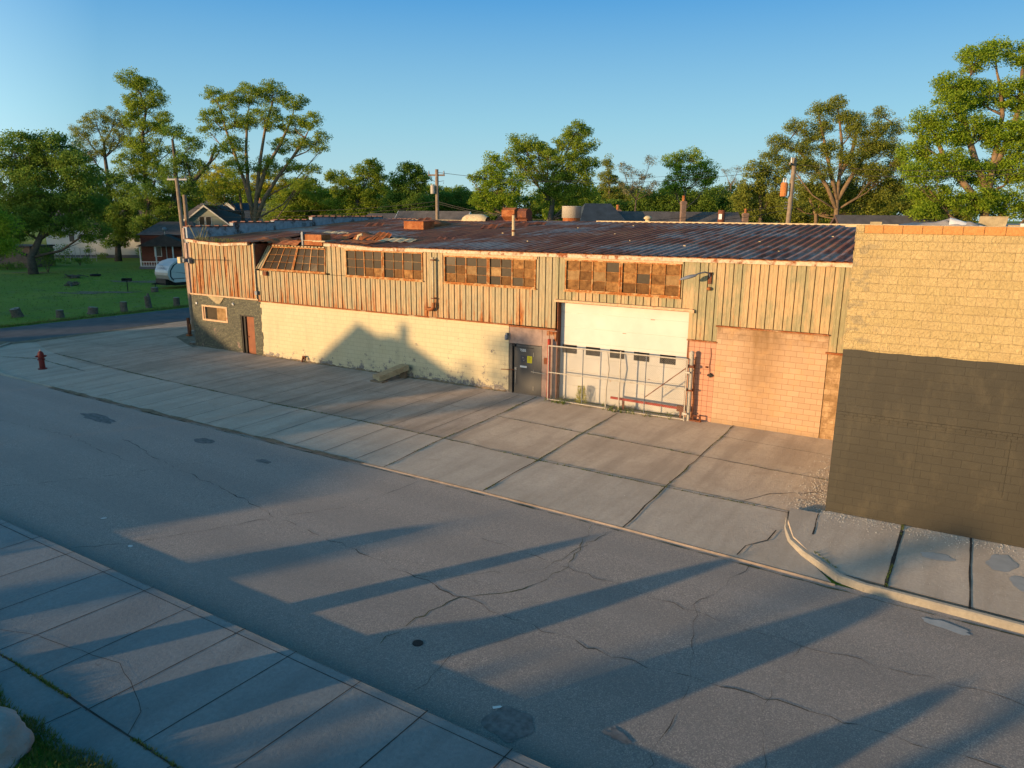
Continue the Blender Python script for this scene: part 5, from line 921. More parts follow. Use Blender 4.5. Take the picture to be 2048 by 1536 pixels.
# distant woods closing the horizon
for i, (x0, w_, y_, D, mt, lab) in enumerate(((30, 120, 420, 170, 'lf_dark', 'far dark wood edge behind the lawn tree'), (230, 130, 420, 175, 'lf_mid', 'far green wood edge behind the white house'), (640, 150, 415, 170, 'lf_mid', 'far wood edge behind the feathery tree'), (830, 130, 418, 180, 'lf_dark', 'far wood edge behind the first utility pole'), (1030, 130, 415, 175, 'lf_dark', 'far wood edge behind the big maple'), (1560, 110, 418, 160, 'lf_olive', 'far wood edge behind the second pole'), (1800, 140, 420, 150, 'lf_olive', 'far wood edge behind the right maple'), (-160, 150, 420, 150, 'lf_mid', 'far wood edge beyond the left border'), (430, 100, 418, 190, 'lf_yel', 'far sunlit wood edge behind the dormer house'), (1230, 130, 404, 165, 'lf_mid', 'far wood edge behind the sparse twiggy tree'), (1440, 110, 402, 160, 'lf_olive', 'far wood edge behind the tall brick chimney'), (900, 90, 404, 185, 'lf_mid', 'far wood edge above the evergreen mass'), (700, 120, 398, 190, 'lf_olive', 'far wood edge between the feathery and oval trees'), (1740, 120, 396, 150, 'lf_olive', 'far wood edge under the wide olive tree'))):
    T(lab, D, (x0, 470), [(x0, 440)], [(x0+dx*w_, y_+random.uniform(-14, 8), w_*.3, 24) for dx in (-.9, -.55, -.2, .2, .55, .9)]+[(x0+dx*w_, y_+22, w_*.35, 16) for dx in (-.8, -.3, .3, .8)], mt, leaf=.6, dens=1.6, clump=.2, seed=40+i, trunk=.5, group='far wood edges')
# bushes at the back of the lawn
def bush(label, D, px_, py_, blobs, mat, seed):
    b = at(px_, py_, D); t = thing('bush', label, 'bush', (b.x, b.y, 0)); rs = np.random.RandomState(seed); Q = []; k = D/F_PX
    for (x, y, rx, ry) in blobs:
        c = np.array(at(x, y, D)-Vector((b.x, b.y, 0))); n = 14; u = rs.normal(size=(n, 3)); u /= np.linalg.norm(u, axis=1, keepdims=True)
        Q.append(leafquads(c[None]+u*np.array([rx, rx, ry])*k*.7, np.full(n, .4*(rx*ry)**.5*k+.2), 30, .28, rs))
    quads_obj('leaves', np.concatenate(Q), mat, t); mb = MB()
    for j in range(4): a = j*1.6; mb.tube([(0, 0, 0), (math.cos(a)*.4, math.sin(a)*.4, .9)], .03, 4)
    mb.build('stem', 'bark', t); return t
bush('dense dark bush right of the lone lawn tree trunk', 92, 95, 535, [(85, 520, 14, 18), (105, 518, 14, 18), (95, 500, 18, 12)], 'lf_dark', 60)
bush('low bushes in front of the metal fence at the lawn edge', 104, 160, 528, [(135, 520, 24, 10), (170, 522, 18, 8), (125, 500, 14, 18)], 'lf_dark', 61)
bush('clipped bush at the foot of the leaning twin trunked tree', 106, 287, 522, [(284, 502, 10, 12), (300, 520, 12, 8)], 'lf_dark', 62)
bush('low ivy growth along the tan brick garage', 96, 15, 540, [(5, 530, 22, 8), (35, 532, 20, 7)], 'lf_dark', 63)
bush('bush beside the white house steps', 118, 175, 508, [(178, 498, 10, 8), (205, 512, 14, 6)], 'lf_dark', 64)
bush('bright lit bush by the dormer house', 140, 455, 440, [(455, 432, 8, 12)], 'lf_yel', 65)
# ---------------------------------------------------------------- houses
plain('x', (0, 0, 0)); HC = dict(white=plain('white_clapboard', (.62, .62, .58), .8, .06, 1), sage=plain('sage_clapboard', (.34, .38, .32), .8, .08, 1), roofg=plain('grey_shingles', (.12, .11, .105), .9, .25, 1.5, bump=.4), roofb=plain('blue_grey_shingles', (.05, .07, .09), .9, .25, 1.5, bump=.4), roofr=plain('brown_shingles', (.11, .075, .065), .9, .2, 1.5), brick=plain('red_brick', (.13, .055, .045), .9, .2, 4), tanb=plain('tan_brick', (.24, .16, .12), .9, .2, 4), yel=plain('cream_clapboard', (.60, .52, .32), .8, .08, 1), foun=plain('grey_foundation', (.16, .16, .17), .9, .1, 2))
for k_, v_ in HC.items(): MT['h_'+k_] = v_
def house(label, pos, rz, w_, l_, h, rh_, wall='h_white', roof='h_roofg', hip=0, chim=None, trim='white', wins=(), name='house', dormer=None, group='houses beyond the warehouse'):
    """w along local x (gable ends at +-x if ridge along x)"""
    t = thing(name, label, 'house', (pos[0], pos[1], 0), rz, group); mb = MB(); mb.box(-w_/2, w_/2, -l_/2, l_/2, .5, h)
    if not hip: mb.prism([(-w_/2, -l_/2, h), (-w_/2, l_/2, h), (-w_/2, 0, h+rh_)], (w_, 0, 0))
    mb.build('wall', wall, t); mb = MB(); mb.box(-w_/2-.02, w_/2+.02, -l_/2-.02, l_/2+.02, 0, .5); mb.build('foundation', 'h_foun', t)
    mb = MB(); e = .4; hx = w_/2+e; ky = l_/2+e; zz = h-e*rh_/(l_/2); tt = .12
    if hip:
        q = [(-hx, -ky, zz), (hx, -ky, zz), (hx, ky, zz), (-hx, ky, zz)]; a, b = (-hx+hip, 0, h+rh_), (hx-hip, 0, h+rh_)
        mb.poly([q[0], q[1], b, a]); mb.poly([q[2], q[3], a, b]); mb.poly([q[3], q[0], a]); mb.poly([q[1], q[2], b]); mb.poly(q[::-1])
    else:
        for s in (-1, 1): mb.prism([(-hx, s*ky, zz), (-hx, s*ky, zz+tt), (-hx, 0, h+rh_+tt), (-hx, 0, h+rh_)], (2*hx, 0, 0))
    mb.build('roof', roof, t)
    if not hip:
        for s in (-1, 1):
            mb = MB()
            for q in (-1, 1): mb.prism([(s*(hx+.01), q*ky, zz-.1), (s*(hx+.01), q*ky, zz+tt), (s*(hx+.01), 0, h+rh_+tt), (s*(hx+.01), 0, h+rh_-.15)], (s*.05, 0, 0))
            mb.build('barge_board', trim, t)
    if chim: x, y, s, zt = chim; mb = MB(); mb.box(x-s/2, x+s/2, y-s/2, y+s/2, h, zt); mb.box(x-s/2-.05, x+s/2+.05, y-s/2-.05, y+s/2+.05, zt-.3, zt-.1); c = mb.build('chimney', 'h_tanb', t); mb = MB(); mb.tube([(x, y, zt), (x, y, zt+.5)], .16, 8); mb.build('chimney_pot', 'rust', c)
    for (sx, sy, x, z, ww, wh) in wins:   # side (sx,sy) normal
        f = MB(); p = MB()
        if sx: X = sx*(w_/2+.03); f.box(min(X, X-sx*.05), max(X, X-sx*.05), x-ww/2-.08, x+ww/2+.08, z-.08, z+wh+.08); p.box(min(X+sx*.01, X), max(X+sx*.01, X), x-ww/2, x+ww/2, z, z+wh)
        else: Y = sy*(l_/2+.03); f.box(x-ww/2-.08, x+ww/2+.08, min(Y, Y-sy*.05), max(Y, Y-sy*.05), z-.08, z+wh+.08); p.box(x-ww/2, x+ww/2, min(Y+sy*.01, Y), max(Y+sy*.01, Y), z, z+wh)
        fo = f.build('window', 'white', t); p.build('pane', 'glassdark', fo)
    if dormer:
        x, dw, dh = dormer; mb = MB(); y0 = -l_*.33; zb = h+rh_*.25
        mb.box(x-dw/2, x+dw/2, y0, 0, zb, zb+dh); mb.prism([(x-dw/2, y0, zb+dh), (x+dw/2, y0, zb+dh), (x, y0, zb+dh+dw*.45)], (0, -y0, 0)); do = mb.build('dormer', 'white', t)
        mb = MB()
        for s in (-1, 1): mb.prism([(x+s*(dw/2+.25), y0-.2, zb+dh-.2), (x+s*(dw/2+.25), y0-.2, zb+dh-.05), (x, y0-.2, zb+dh+dw*.47+.1), (x, y0-.2, zb+dh+dw*.47)], (0, -y0+.2, 0))
        mb.build('dormer_roof', roof, do); mb = MB()
        for k in (-1, 0, 1): mb.box(x+k*dw*.26-dw*.09, x+k*dw*.26+dw*.09, y0-.02, y0-.005, zb+.25, zb+dh-.1)
        mb.build('pane', 'glassdark', do)
    return t
def hp(px_, D): p = at(px_, 440, D); return (p.x, p.y)
VR = rad(31.88)   # rotation that lines a ridge up across the view
house('long white clapboard house behind the lawn trees', hp(212, 124), VR+.1, 16, 8, 5.2, 2.5, 'h_white', 'h_roofg', wins=[(0, -1, -4.0, 2.6, .8, 1.2), (0, -1, 2.6, 2.6, 1.5, 1.3), (0, -1, 6.2, 2.6, .8, 1.2), (0, -1, -1, 2.6, .8, 1.2)])
t = house('dark red brick house with a white railed porch left of the warehouse corner', hp(352, 104), VR+.15, 7.5, 8, 4.6, 1.6, 'h_brick', 'h_roofg', hip=2, wins=[(0, -1, -1.6, 1.6, .8, 1.2), (0, -1, 2, 1.6, .8, 1.2)])
mb = MB()
for x in (-3.2, -1.2, 1.0, 3.2): mb.box(x-.07, x+.07, -6.4, -6.26, 0, 3.0)
mb.box(-3.3, 3.3, -6.38, -6.30, .9, 1.0); mb.box(-3.3, 3.3, -6.38, -6.30, .35, .43)
for k in range(20): mb.box(-3.2+k*.33, -3.16+k*.33, -6.36, -6.32, .43, .9)
mb.build('porch_railing', 'white', t); mb = MB(); mb.prism([(-3.6, -6.6, 3.0), (3.6, -6.6, 3.0), (0, -6.6, 4.6)], (0, 2.6, 0)); mb.build('porch_roof', 'h_roofr', t)
mb = MB(); mb.box(-3.4, 3.4, -6.5, -4, 0, .35); mb.build('porch_floor', 'h_foun', t)
house('sage green clapboard house with brown gable and twin attic windows', (at(434, 440, 119).x, at(434, 440, 119).y), 2.2, 11, 7.4, 5.6, 2.9, 'h_sage', 'h_roofr', wins=[(-1, 0, -.45, 5.6, .75, 1.2), (-1, 0, .55, 5.6, .75, 1.2)])
house('tall grey hipped house with brick chimney beyond the sage house', hp(442, 150), VR-.2, 11, 10, 6.5, 3.6, 'h_white', 'h_roofg', hip=3, chim=(2.2, -1.5, .8, 10.4))
house('cream house with blue grey roof and white triple window dormer', hp(487, 146), VR+.05, 14, 9, 6.0, 3.2, 'h_yel', 'h_roofb', dormer=(-2.2, 3.0, 1.5), chim=(3.4, .5, .7, 9.8), wins=[(0, -1, -3, 3.5, 1, 1.4), (0, -1, 0, 3.5, 1, 1.4)])
house('grey shingled house behind the first utility pole', hp(868, 84), VR-.3, 8, 8, 4.6, 3.2, 'h_white', 'h_roofg')
house('low grey roofed house just right of the torn roof hood', hp(765, 105), VR, 9, 8, 5.0, 2.6, 'h_white', 'h_roofg', hip=3)
house('blue black hipped house with a white gable behind the drum', hp(1195, 70), VR+.25, 6.6, 6.5, 5.3, 3.4, 'h_white', 'h_roofb', hip=2.4)
house('small grey roofed house beside a brick chimney', hp(1262, 78), VR+.1, 5.6, 6, 5.2, 2.3, 'h_white', 'h_roofg', chim=(-1.6, -.5, .6, 8.2))
house('long grey roofed house with a tall brick chimney behind the ridge', hp(1350, 72), VR+.12, 12.0, 7, 4.7, 3.2, 'h_tanb', 'h_roofg', trim='h_roofr', chim=(.3, -1.3, .45, 9.0))
house('brown chimneyed house left of the second utility pole', hp(1490, 86), VR, 6, 6, 4.2, 2.5, 'h_tanb', 'h_roofg', chim=(0, 0, .6, 8.0))
house('grey roofed house crossed by tree shadows behind the block building', hp(1765, 62), VR+.05, 7.4, 7, 4.6, 3.1, 'h_tanb', 'h_roofg', trim='h_roofr')
t = thing('garage', 'low tan brick garage beyond the lawn', 'garage', (*hp(-10, 98), 0), VR, 'houses beyond the warehouse')
mb = MB(); mb.box(-7, 4.2, -.2, 5, 0, 2.7); mb.build('wall', 'h_tanb', t); mb = MB(); mb.box(-7.2, 4.4, -.4, 5.2, 2.7, 2.9); mb.build('roof', 'h_roofr', t)
# fence in front of the white house
t = thing('metal_fence', 'grey tubular metal fence at the back of the lawn', 'fence', (*hp(142, 112), 0), VR)
mb = MB()
for k in range(9): mb.tube([(-3.2+k*.8, 0, 0), (-3.2+k*.8, 0, 2.0)], .04, 5)
mb.build('post', 'galv', t); mb = MB()
for z in (.5, 1.2, 2.0): mb.tube([(-3.2, 0, z), (3.2, 0, z)], .035, 5)
mb.build('rail', 'galv', t)
# ---------------------------------------------------------------- lawn things
ST = [(-59.06, 26.22, .36, .62, 'pale leaning stump with a dark hollow leftmost of the row', .25), (-56.42, 27.86, .27, .5, 'short pale round stump second from the left', .0), (-56.41, 30.23, .36, .48, 'wide squat stump with a split side in the middle of the row', .15), (-55.88, 32.39, .27, .72, 'tall grey stump third from the right', .0), (-56.48, 34.83, .24, .9, 'dark forked stump second from the right', .1), (-55.79, 36.86, .26, .66, 'straight dark stump rightmost by the warehouse corner', .0)]
for i, (x, y, r, h, lab, ln) in enumerate(ST):
    t = thing('stump', lab, 'stump', (x, y, 0), i*1.3, 'cut stumps lining the side street'); t.rotation_euler = (ln, 0, i*1.3)
    mb = MB(); pf = [(r*1.12, -.05), (r, .12), (r*.96, h*.6), (r*.97, h)]; mb.lathe(pf, 12); 
    mb.v = [(v[0]*(1+.12*mn.noise(Vector(v)*4+Vector((i, 0, 0)))), v[1]*(1+.12*mn.noise(Vector(v)*4+Vector((0, i, 0)))), v[2]+(.06*mn.noise(Vector(v)*5) if v[2] > h*.9 else 0)) for v in mb.v]
    if i == 4: mb.tube([(.08, 0, h*.4), (.2, 0, h*1.05)], [.14, .13], 8); mb.tube([(-.12, 0, h*.6), (-.2, 0, h*1.25)], [.12, .1], 8)
    mb.build('bark', 'stumpbark', t); mb = MB(); mb.lathe([(r*.86, h+.004), (r*.84, h+.03)], 12); mb.build('cut_face', 'stumptop', t)
    if i == 0: mb = MB(); mb.lathe([(r*.3, h+.031), (r*.28, h+.036)], 8, (r*.35, 0, 0)); mb.build('hollow', 'black', t)
for i, (px_, py_, s, lab) in enumerate(((150, 556, .9, 'largest heap of broken wood on the lawn'), (142, 571, .7, 'flat heap of brown debris nearer the street'), (191, 552, .6, 'old tyre like ring lying on the lawn'))):
    d_ = (at(px_, py_, 1)-Vector(CAM)); p = Vector(CAM)+d_*(-CAM[2]/d_.z); t = thing('debris_heap', lab, 'debris', (p.x, p.y, 0))
    mb = MB()
    if i < 2:
        for k in range(16): a = random.uniform(0, 3.14); mb.box(-.6, .6, -.06, .06, 0, .08, 0, Matrix.Translation((random.gauss(0, s*.5), random.gauss(0, s*.4), random.uniform(0, .3*s))) @ Matrix.Rotation(a, 4, 'Z') @ Matrix.Rotation(random.uniform(-.4, .4), 4, 'Y'))
    else: mb.tube([(.5*math.cos(a), .5*math.sin(a), .12) for a in [k*6.2832/16 for k in range(17)]], .13, 6)
    mb.build('pile', 'stumpbark' if i < 2 else 'black', t); mb = MB(); mb.box(-.3, .3, -.2, .2, .0, .1+.12*s); mb.build('base', 'stumptop', t)
def ground_at(px_, py_):
    d_ = (at(px_, py_, 1)-Vector(CAM)); return Vector(CAM)+d_*(-CAM[2]/d_.z)
for cx, cy, rx, ry in ((160, 586, 2.6, .5), (215, 584, 3.5, .5), (290, 563, 4.5, 1.0), (60, 545, 3, .4)):
    p = ground_at(cx, cy); mb = MB(); blob(mb, 0, 0, rx, ry, .015, 26, rot=.55, rag=.5); o = mb.build('dirt_patch', 'dirt'); o.location = (p.x, p.y, 0); struct(o)
p = ground_at(256, 583); t = thing('barbecue_grill', 'black park barbecue grill on a post in the lawn', 'grill', (p.x, p.y, 0), .6)
mb = MB(); mb.tube([(0, 0, 0), (0, 0, 1.0)], .045, 8); mb.build('post', 'black', t); mb = MB(); mb.box(-.4, .4, -.25, .25, 1.0, 1.06); mb.box(-.4, .4, .22, .25, 1.06, 1.28); mb.box(-.4, -.37, -.25, .22, 1.06, 1.28); mb.box(.37, .4, -.25, .22, 1.06, 1.28); mb.build('fire_box', 'black', t)
mb = MB(); [mb.box(-.36, .36, -.2+k*.07, -.19+k*.07, 1.2, 1.21) for k in range(6)]; mb.build('grate', 'black', t)
# light post by the brick house
t = thing('porch_lamp', 'white globe lamp on a thin post before the brick house', 'lamp', (*hp(327, 98), 0)); mb = MB(); mb.tube([(0, 0, 0), (0, 0, 5.0)], .05, 6); mb.build('post', 'galv', t); mb = MB(); mb.lathe([(.05, 5.0), (.28, 5.12), (.3, 5.35), (.15, 5.55)], 12); mb.build('globe', 'lampgrey', t, smooth=True)
# hydrant
t = thing('fire_hydrant', 'weathered red fire hydrant on the corner pavement', 'hydrant', (-38.26, 17.75, ZA), 2.6)
mb = MB(); mb.lathe([(.20, 0), (.20, .04), (.13, .05), (.125, .45), (.17, .46), (.17, .51), (.135, .52), (.14, .72), (.125, .80), (.08, .87), (.03, .90), (.03, .95)], 16); mb.build('barrel', 'hydrant', t)
mb = MB(); mb.tube([(.1, 0, .62), (.26, 0, .62)], .075, 10); mb.tube([(.26, 0, .62), (.31, 0, .62)], .05, 6); mb.build('pumper_cap', 'hydrant', t)
for s in (-1, 1): mb = MB(); mb.tube([(0, s*.1, .64), (0, s*.21, .64)], .05, 10); mb.tube([(0, s*.21, .64), (0, s*.25, .64)], .025, 6); mb.build('side_cap', 'hydrant', t)
mb = MB(); mb.lathe([(.04, .90), (.035, .96)], 6); mb.build('top_nut', 'galvlight', t); t.scale = (1.0, 1.0, 1.0)
# rusty stub by the corner
t = thing('rusty_bollard', 'short rusty brown pipe stub in the dirt by the warehouse corner', 'bollard', (-41.2, 27.9, ZA))
mb = MB(); mb.tube([(0, 0, 0), (.03, 0, .55), (-.02, 0, 1.15)], [.11, .12, .10], 8); mb.build('pipe', 'rustdark_ribshade', t); mb = MB(); mb.box(-.2, .12, -.12, .12, 0, .1); mb.box(.0, .18, -.05, .05, .35, .75); mb.build('bracket', 'rust', t)
t = thing('cut_block', 'flat sawn block lying at the warehouse corner', 'block', (-38.4, 26.3, ZA), .3); mb = MB(); mb.lathe([(.32, 0), (.3, .12)], 9); mb.build('block', 'stumpbark', t); mb = MB(); mb.lathe([(.27, .121), (.26, .135)], 9); mb.build('top', 'stumptop', t)
# camper
t = thing('camper_trailer', 'white and grey camper trailer with rounded nose parked on the lawn behind the warehouse corner', 'camper', (-69.6, 44.6, 0), 0)
t.rotation_euler = (0, 0, -.05)   # local +y runs back from the nose
prof = [(0.7, .62), (.2, .9), (0, 1.35), (.05, 1.8), (.3, 2.28), (.8, 2.66), (1.6, 2.88), (7.2, 2.92), (7.3, .62)]
mb = MB(); mb.prism([(-1.2, y, z) for y, z in prof], (2.4, 0, 0)); mb.build('body', 'white', t, smooth=False)
mb = MB()
for (y0, z0), (y1, z1) in zip(prof[1:6], prof[2:7]): mb.poly([(-1.19, y0-.012, z0+.005), (1.19, y0-.012, z0+.005), (1.19, y1-.012, z1+.005), (-1.19, y1-.012, z1+.005)])
mb.build('nose_cap', plain('pale_blue_gelcoat', (.42, .50, .56), .35, .06, 1, spec=.5), t)
mb = MB(); mb.poly([(-1.2, .17, .92), (1.2, .17, .92), (1.2, -.03, 1.36), (-1.2, -.03, 1.36)]); mb.poly([(-1.2, -.024, 1.38), (1.2, -.024, 1.38), (1.2, .0, 1.6), (-1.2, .0, 1.6)]); mb.build('nose_band', plain('warm_grey_gelcoat', (.40, .37, .32), .4, .08, 1), t)
mb = MB(); mb.box(1.201, 1.215, .3, 7.2, .95, 1.02); mb.prism([(1.201, .5, .8), (1.201, .2, 1.2), (1.201, .22, 1.8), (1.201, .6, 2.35), (1.201, 1.3, 2.7), (1.201, .75, 2.3), (1.201, .36, 1.8), (1.201, .34, 1.25), (1.201, .6, .85)], (.012, 0, 0)); mb.prism([(1.201, .4, 1.7), (1.201, 3.0, 1.25), (1.201, 5, 1.3), (1.201, 3.0, 1.35)], (.014, 0, 0)); mb.build('side_graphic', plain('dark_graphic', (.03, .05, .07), .4, .1, 1), t)
mb = MB(); mb.box(-1.15, 1.15, .3, 7.2, .45, .62); mb.tube([(-.9, .5, .5), (0, -1.1, .5), (.9, .5, .5)], .05, 5); mb.box(-.9, .9, -.15, .6, .35, .95); mb.box(-1.19, 1.19, .7, 7.2, .3, .62); mb.build('chassis', 'black', t)
mb = MB(); mb.tube([(0, -.75, .5), (0, -.75, .12)], .05, 8); mb.build('jack', 'black', t)
for x in (-1.0, 1.0):
    for y in (4.0, 4.9): mb = MB(); mb.tube([(x-.1, y, .34), (x+.1, y, .34)], .34, 16); wh = mb.build('wheel', 'black', t); mb = MB(); mb.tube([(x-.12, y, .34), (x+.12, y, .34)], .17, 12); mb.build('rim', 'galv', wh)
def txt(s, size, parent, mat, M4, name):
    cu = bpy.data.curves.new(name, 'FONT'); cu.body = s; cu.size = size; cu.align_x = 'CENTER'; cu.extrude = .004; me_o = bpy.data.objects.new(name, cu); COL.objects.link(me_o)
    dg = bpy.context.evaluated_depsgraph_get(); me = bpy.data.meshes.new_from_object(me_o.evaluated_get(dg)); bpy.data.objects.remove(me_o, do_unlink=True)
    o = bpy.data.objects.new(name, me); me.materials.append(MT[mat]); COL.objects.link(o); o.parent = parent; o.matrix_local = M4; return o
tilt = math.atan2(2.45-1.9, .23)
txt('CATALINA', .30, t, 'steelgrey', Matrix.Translation((0, .02, 1.95)) @ Matrix.Rotation(tilt, 4, 'X'), 'nose_lettering'); txt('Coachmen', .17, t, 'steelgrey', Matrix.Translation((-.1, .12, 2.22)) @ Matrix.Rotation(tilt, 4, 'X'), 'nose_lettering')
t = thing('chock_block', 'round pale block under the camper drawbar', 'block', (-67.2, 42.2, 0)); mb = MB(); mb.lathe([(.34, 0), (.33, .42)], 12); mb.build('block', 'stumpbark', t); mb = MB(); mb.lathe([(.3, .421), (.28, .44)], 12); mb.build('top', 'stumptop', t)
# ---------------------------------------------------------------- poles and lines
def pole(label, px_, D, top_px, r=.15, lean_=(0, 0)):
    b = at(px_, 445, D); h = at(px_, top_px, D).z; t = thing('utility_pole', label, 'utility pole', (b.x, b.y, 0), VR, 'utility poles'); mb = MB(); mb.tube([(0, 0, 0), (lean_[0], 0, h)], [r*1.15, r*.85], 10); mb.build('post', 'woodpole', t); return t, h
t, h = pole('brown utility pole with a crossarm and small grey transformer behind the warehouse', 875, 58, 340)
P1 = t.location.copy(); mb = MB(); mb.box(-.68, .62, -.06, .06, h-.5, h-.38); mb.build('crossarm', 'woodpole', t)
for x in (-.62, 0.55): mb = MB(); mb.lathe([(.04, h-.38), (.06, h-.3), (.03, h-.1)], 8, (x, 0, 0)); mb.build('insulator', 'steelgrey', t)
mb = MB(); mb.lathe([(.17, h-1.85), (.18, h-1.8), (.18, h-1.25), (.1, h-1.15)], 12, (-.32, -.1, 0)); mb.build('transformer', 'galvlight', t)
mb = MB(); mb.tube([(0, 0, h-.95), (.55, 0, h-.85), (.5, 0, h-1.1)], .02, 5); mb.tube([(-.4, 0, h-.8), (-.1, 0, h-.95)], .02, 5); mb.build('bracket', 'steelgrey', t)
t, h = pole('tall utility pole with a rusty orange transformer at right', 1573, 52, 318, .17, (.18, 0))
P2 = t.location.copy(); mb = MB(); mb.box(-.05, .05, -.9, .9, h-.5, h-.36, 0, Matrix.Rotation(-.5, 4, 'Z')); mb.build('crossarm', 'woodpole', t)
for (x, y) in ((0.15, 0), (-.15, -.3), (.42, .75)): mb = MB(); mb.lathe([(.04, h-.36), (.06, h-.25), (.03, h+.02)], 8, (x, y, 0)); mb.build('insulator', 'white', t)
mb = MB(); mb.lathe([(.23, h-2.6), (.25, h-2.55), (.25, h-1.75), (.18, h-1.65)], 14, (-.40, -.05, 0)); tr = mb.build('transformer', rusty('orange_rusted_steel', (.55, .42, .28), (.62, .22, .06), .62, 2.5, (1, 1, .5)), t); mb = MB()
for x in (-.48, -.32): mb.lathe([(.035, h-1.66), (.05, h-1.55), (.02, h-1.35)], 8, (x, -.05, 0))
mb.build('bushing', 'white', tr)
mb = MB()
for z in (h-3.0, h-3.2, h-3.4): mb.tube([(-.25, 0, z), (.35, 0, z)], .03, 5)
mb.tube([(.1, 0, h-1.2), (.55, 0, h-1.0), (.6, 0, h-1.25)], .025, 5); mb.build('bracket', 'galv', t)
t, h = pole('grey leaning utility pole with plain crossarm by the left warehouse corner', 369, 47, 357, .14, (-.25, 0))
P3 = t.location.copy(); mb = MB(); mb.box(-.85, .4, -.05, .05, h-.14, h-.04); mb.build('crossarm', 'galv', t)
for x in (-.75, .3): mb = MB(); mb.lathe([(.04, h-.04), (.05, h+.04), (.02, h+.12)], 8, (x, 0, 0)); mb.build('insulator', 'steelgrey', t)
t = thing('pole_stub', 'sawn off grey pole stub beside the leaning pole', 'pole stub', (*hp(375, 47.5), 0), VR); h3 = at(373, 390, 47.5).z; mb = MB(); mb.tube([(0, 0, 0), (-.05, 0, h3)], [.16, .13], 9); mb.build('post', 'woodpole', t); mb = MB(); mb.box(-.12, .0, -.16, -.13, h3-2.2, h3-1.6); mb.build('plate', 'rustdark_ribshade', t)
def cable(label, a, b, sag=.5, r=.018):
    mb = MB(); a, b = Vector(a), Vector(b); mb.tube([a.lerp(b, k/16)-Vector((0, 0, sag*4*(k/16)*(1-k/16))) for k in range(17)], r, 4); return tag(mb.build('power_line', 'wire'), label, 'cable', 'overhead cables')
z1 = at(875, 403, 58).z; a1 = P1
cable('upper cable running left from the first pole', (a1.x, a1.y, z1), at(360, 415, 60), .5); cable('lower cable running left from the first pole', (a1.x, a1.y, z1-.3), at(360, 432, 60), .4)
cable('top cable from the first pole crossarm to the right', Vector((a1.x, a1.y, at(890, 346, 58).z)), at(1578, 335, 60), 1.0, .02)
cable('cable dropping from the first pole towards the drum', (a1.x, a1.y, z1), at(1130, 442, 52), .3); cable('second cable dropping from the first pole', (a1.x, a1.y, z1-.15), at(1060, 438, 54), .2)
z2 = at(1570, 410, 52).z
cable('cable from the second pole sagging left over the ridge', (P2.x, P2.y, z2), at(1300, 441, 50), .1); cable('lower cable from the second pole to the left', (P2.x, P2.y, z2-.3), at(1440, 440, 50), .1)
cable('high cable running right from the second pole', (P2.x, P2.y, at(1575, 330, 52).z), at(2100, 336, 45), .3); cable('middle cable running right from the second pole', (P2.x, P2.y, at(1575, 345, 52).z), at(2100, 344, 45), .3)
cable('faint cable in front of the big maple crown', at(1000, 361, 70), at(1420, 345, 70), .3, .015)
# ---------------------------------------------------------------- foreground boulder
def boulder(label, x, y, z, r, h, seed, rz=0):
    mb = MB(); mb.grid(lambda u, v: (math.cos(2*math.pi*u)*math.sin(math.pi*v*.62), math.sin(2*math.pi*u)*math.sin(math.pi*v*.62), math.cos(math.pi*v*.62)), 30, 16)
    P_ = []
    for vx, vy, vz in mb.v:
        n_ = mn.noise(Vector((vx*1.3+seed, vy*1.3, vz*1.3)))+.35*mn.noise(Vector((vx*4+seed, vy*4, vz*4))); k = 1+.28*n_; P_.append((vx*r*k*1.15, vy*r*k, max(-.1, vz*h*(1+.12*n_)) if vz > -.3 else -.1))
    mb.v = P_; o = mb.build('boulder', 'stone', smooth=True); o.location = (x, y, z); o.rotation_euler = (0, 0, rz); return tag(o, label, 'boulder', 'boulders along the verge')
boulder('pale grey boulder lying in the rough grass of the near verge', -10.95, 3.55, .3, .62, .5, 3)
# ---------------------------------------------------------------- unseen casters behind the camera: some read off the long evening shadows, some added for them
TN = math.tan(rad(ELEV)); TD = Vector((.492, .870, 0)); LE = Vector((.870, -.492, 0)); LK = .857
def upsun(s, D): p = WM @ Vector((s, 0, 0)); return Vector((p.x, p.y, 0))-TD*D
def street_house(label, prof, D, depth=9, wall='h_white', chim=None):
    """prof: (s, z) outline its shadow has on the warehouse front"""
    o = upsun(prof[0][0], D); t = thing('street_house', label, 'house', o, math.atan2(LE.y, LE.x), 'houses across the street'); s0 = prof[0][0]
    hz = lambda s, z: z+(D+.514*(s-s0))*TN
    pts = [((s-s0)*LK, hz(s, z)) for s, z in prof]; mb = MB(); mb.prism([(pts[0][0], 0, 0)]+[(x, 0, z-.15) for x, z in pts]+[(pts[-1][0], 0, 0)], (0, -depth, 0)); mb.build('wall', wall, t)
    mb = MB()
    for (x0, z0), (x1, z1) in zip(pts[:-1], pts[1:]): mb.prism([(x0, .3, z0-.149), (x1, .3, z1-.149), (x1, .3, z1), (x0, .3, z0)], (0, -depth-.6, 0))
    mb.build('roof', 'h_roofg', t)
    for k in range(2): mb = MB(); x = pts[-1][0]*(.3+.4*k); mb.box(x-.5, x+.5, .0, .05, 1.2, 2.6); f = mb.build('window', 'white', t); mb = MB(); mb.box(x-.42, x+.42, .051, .06, 1.28, 2.52); mb.build('pane', 'glassdark', f)
    if chim: s, w_, z = chim; x = (s-s0)*LK; mb = MB(); mb.box(x-w_/2, x+w_/2, -.9, -.2, 3, hz(s, z)); mb.build('chimney', 'h_tanb', t)
street_house('gabled house with chimney facing the warehouse across the street', [(4.1, .2), (7.0, 2.4), (8.3, 1.85), (9.2, 1.98), (10.5, 1.55), (12.6, .55), (14.2, .3)], 62, chim=(9.88, .5, 2.6))
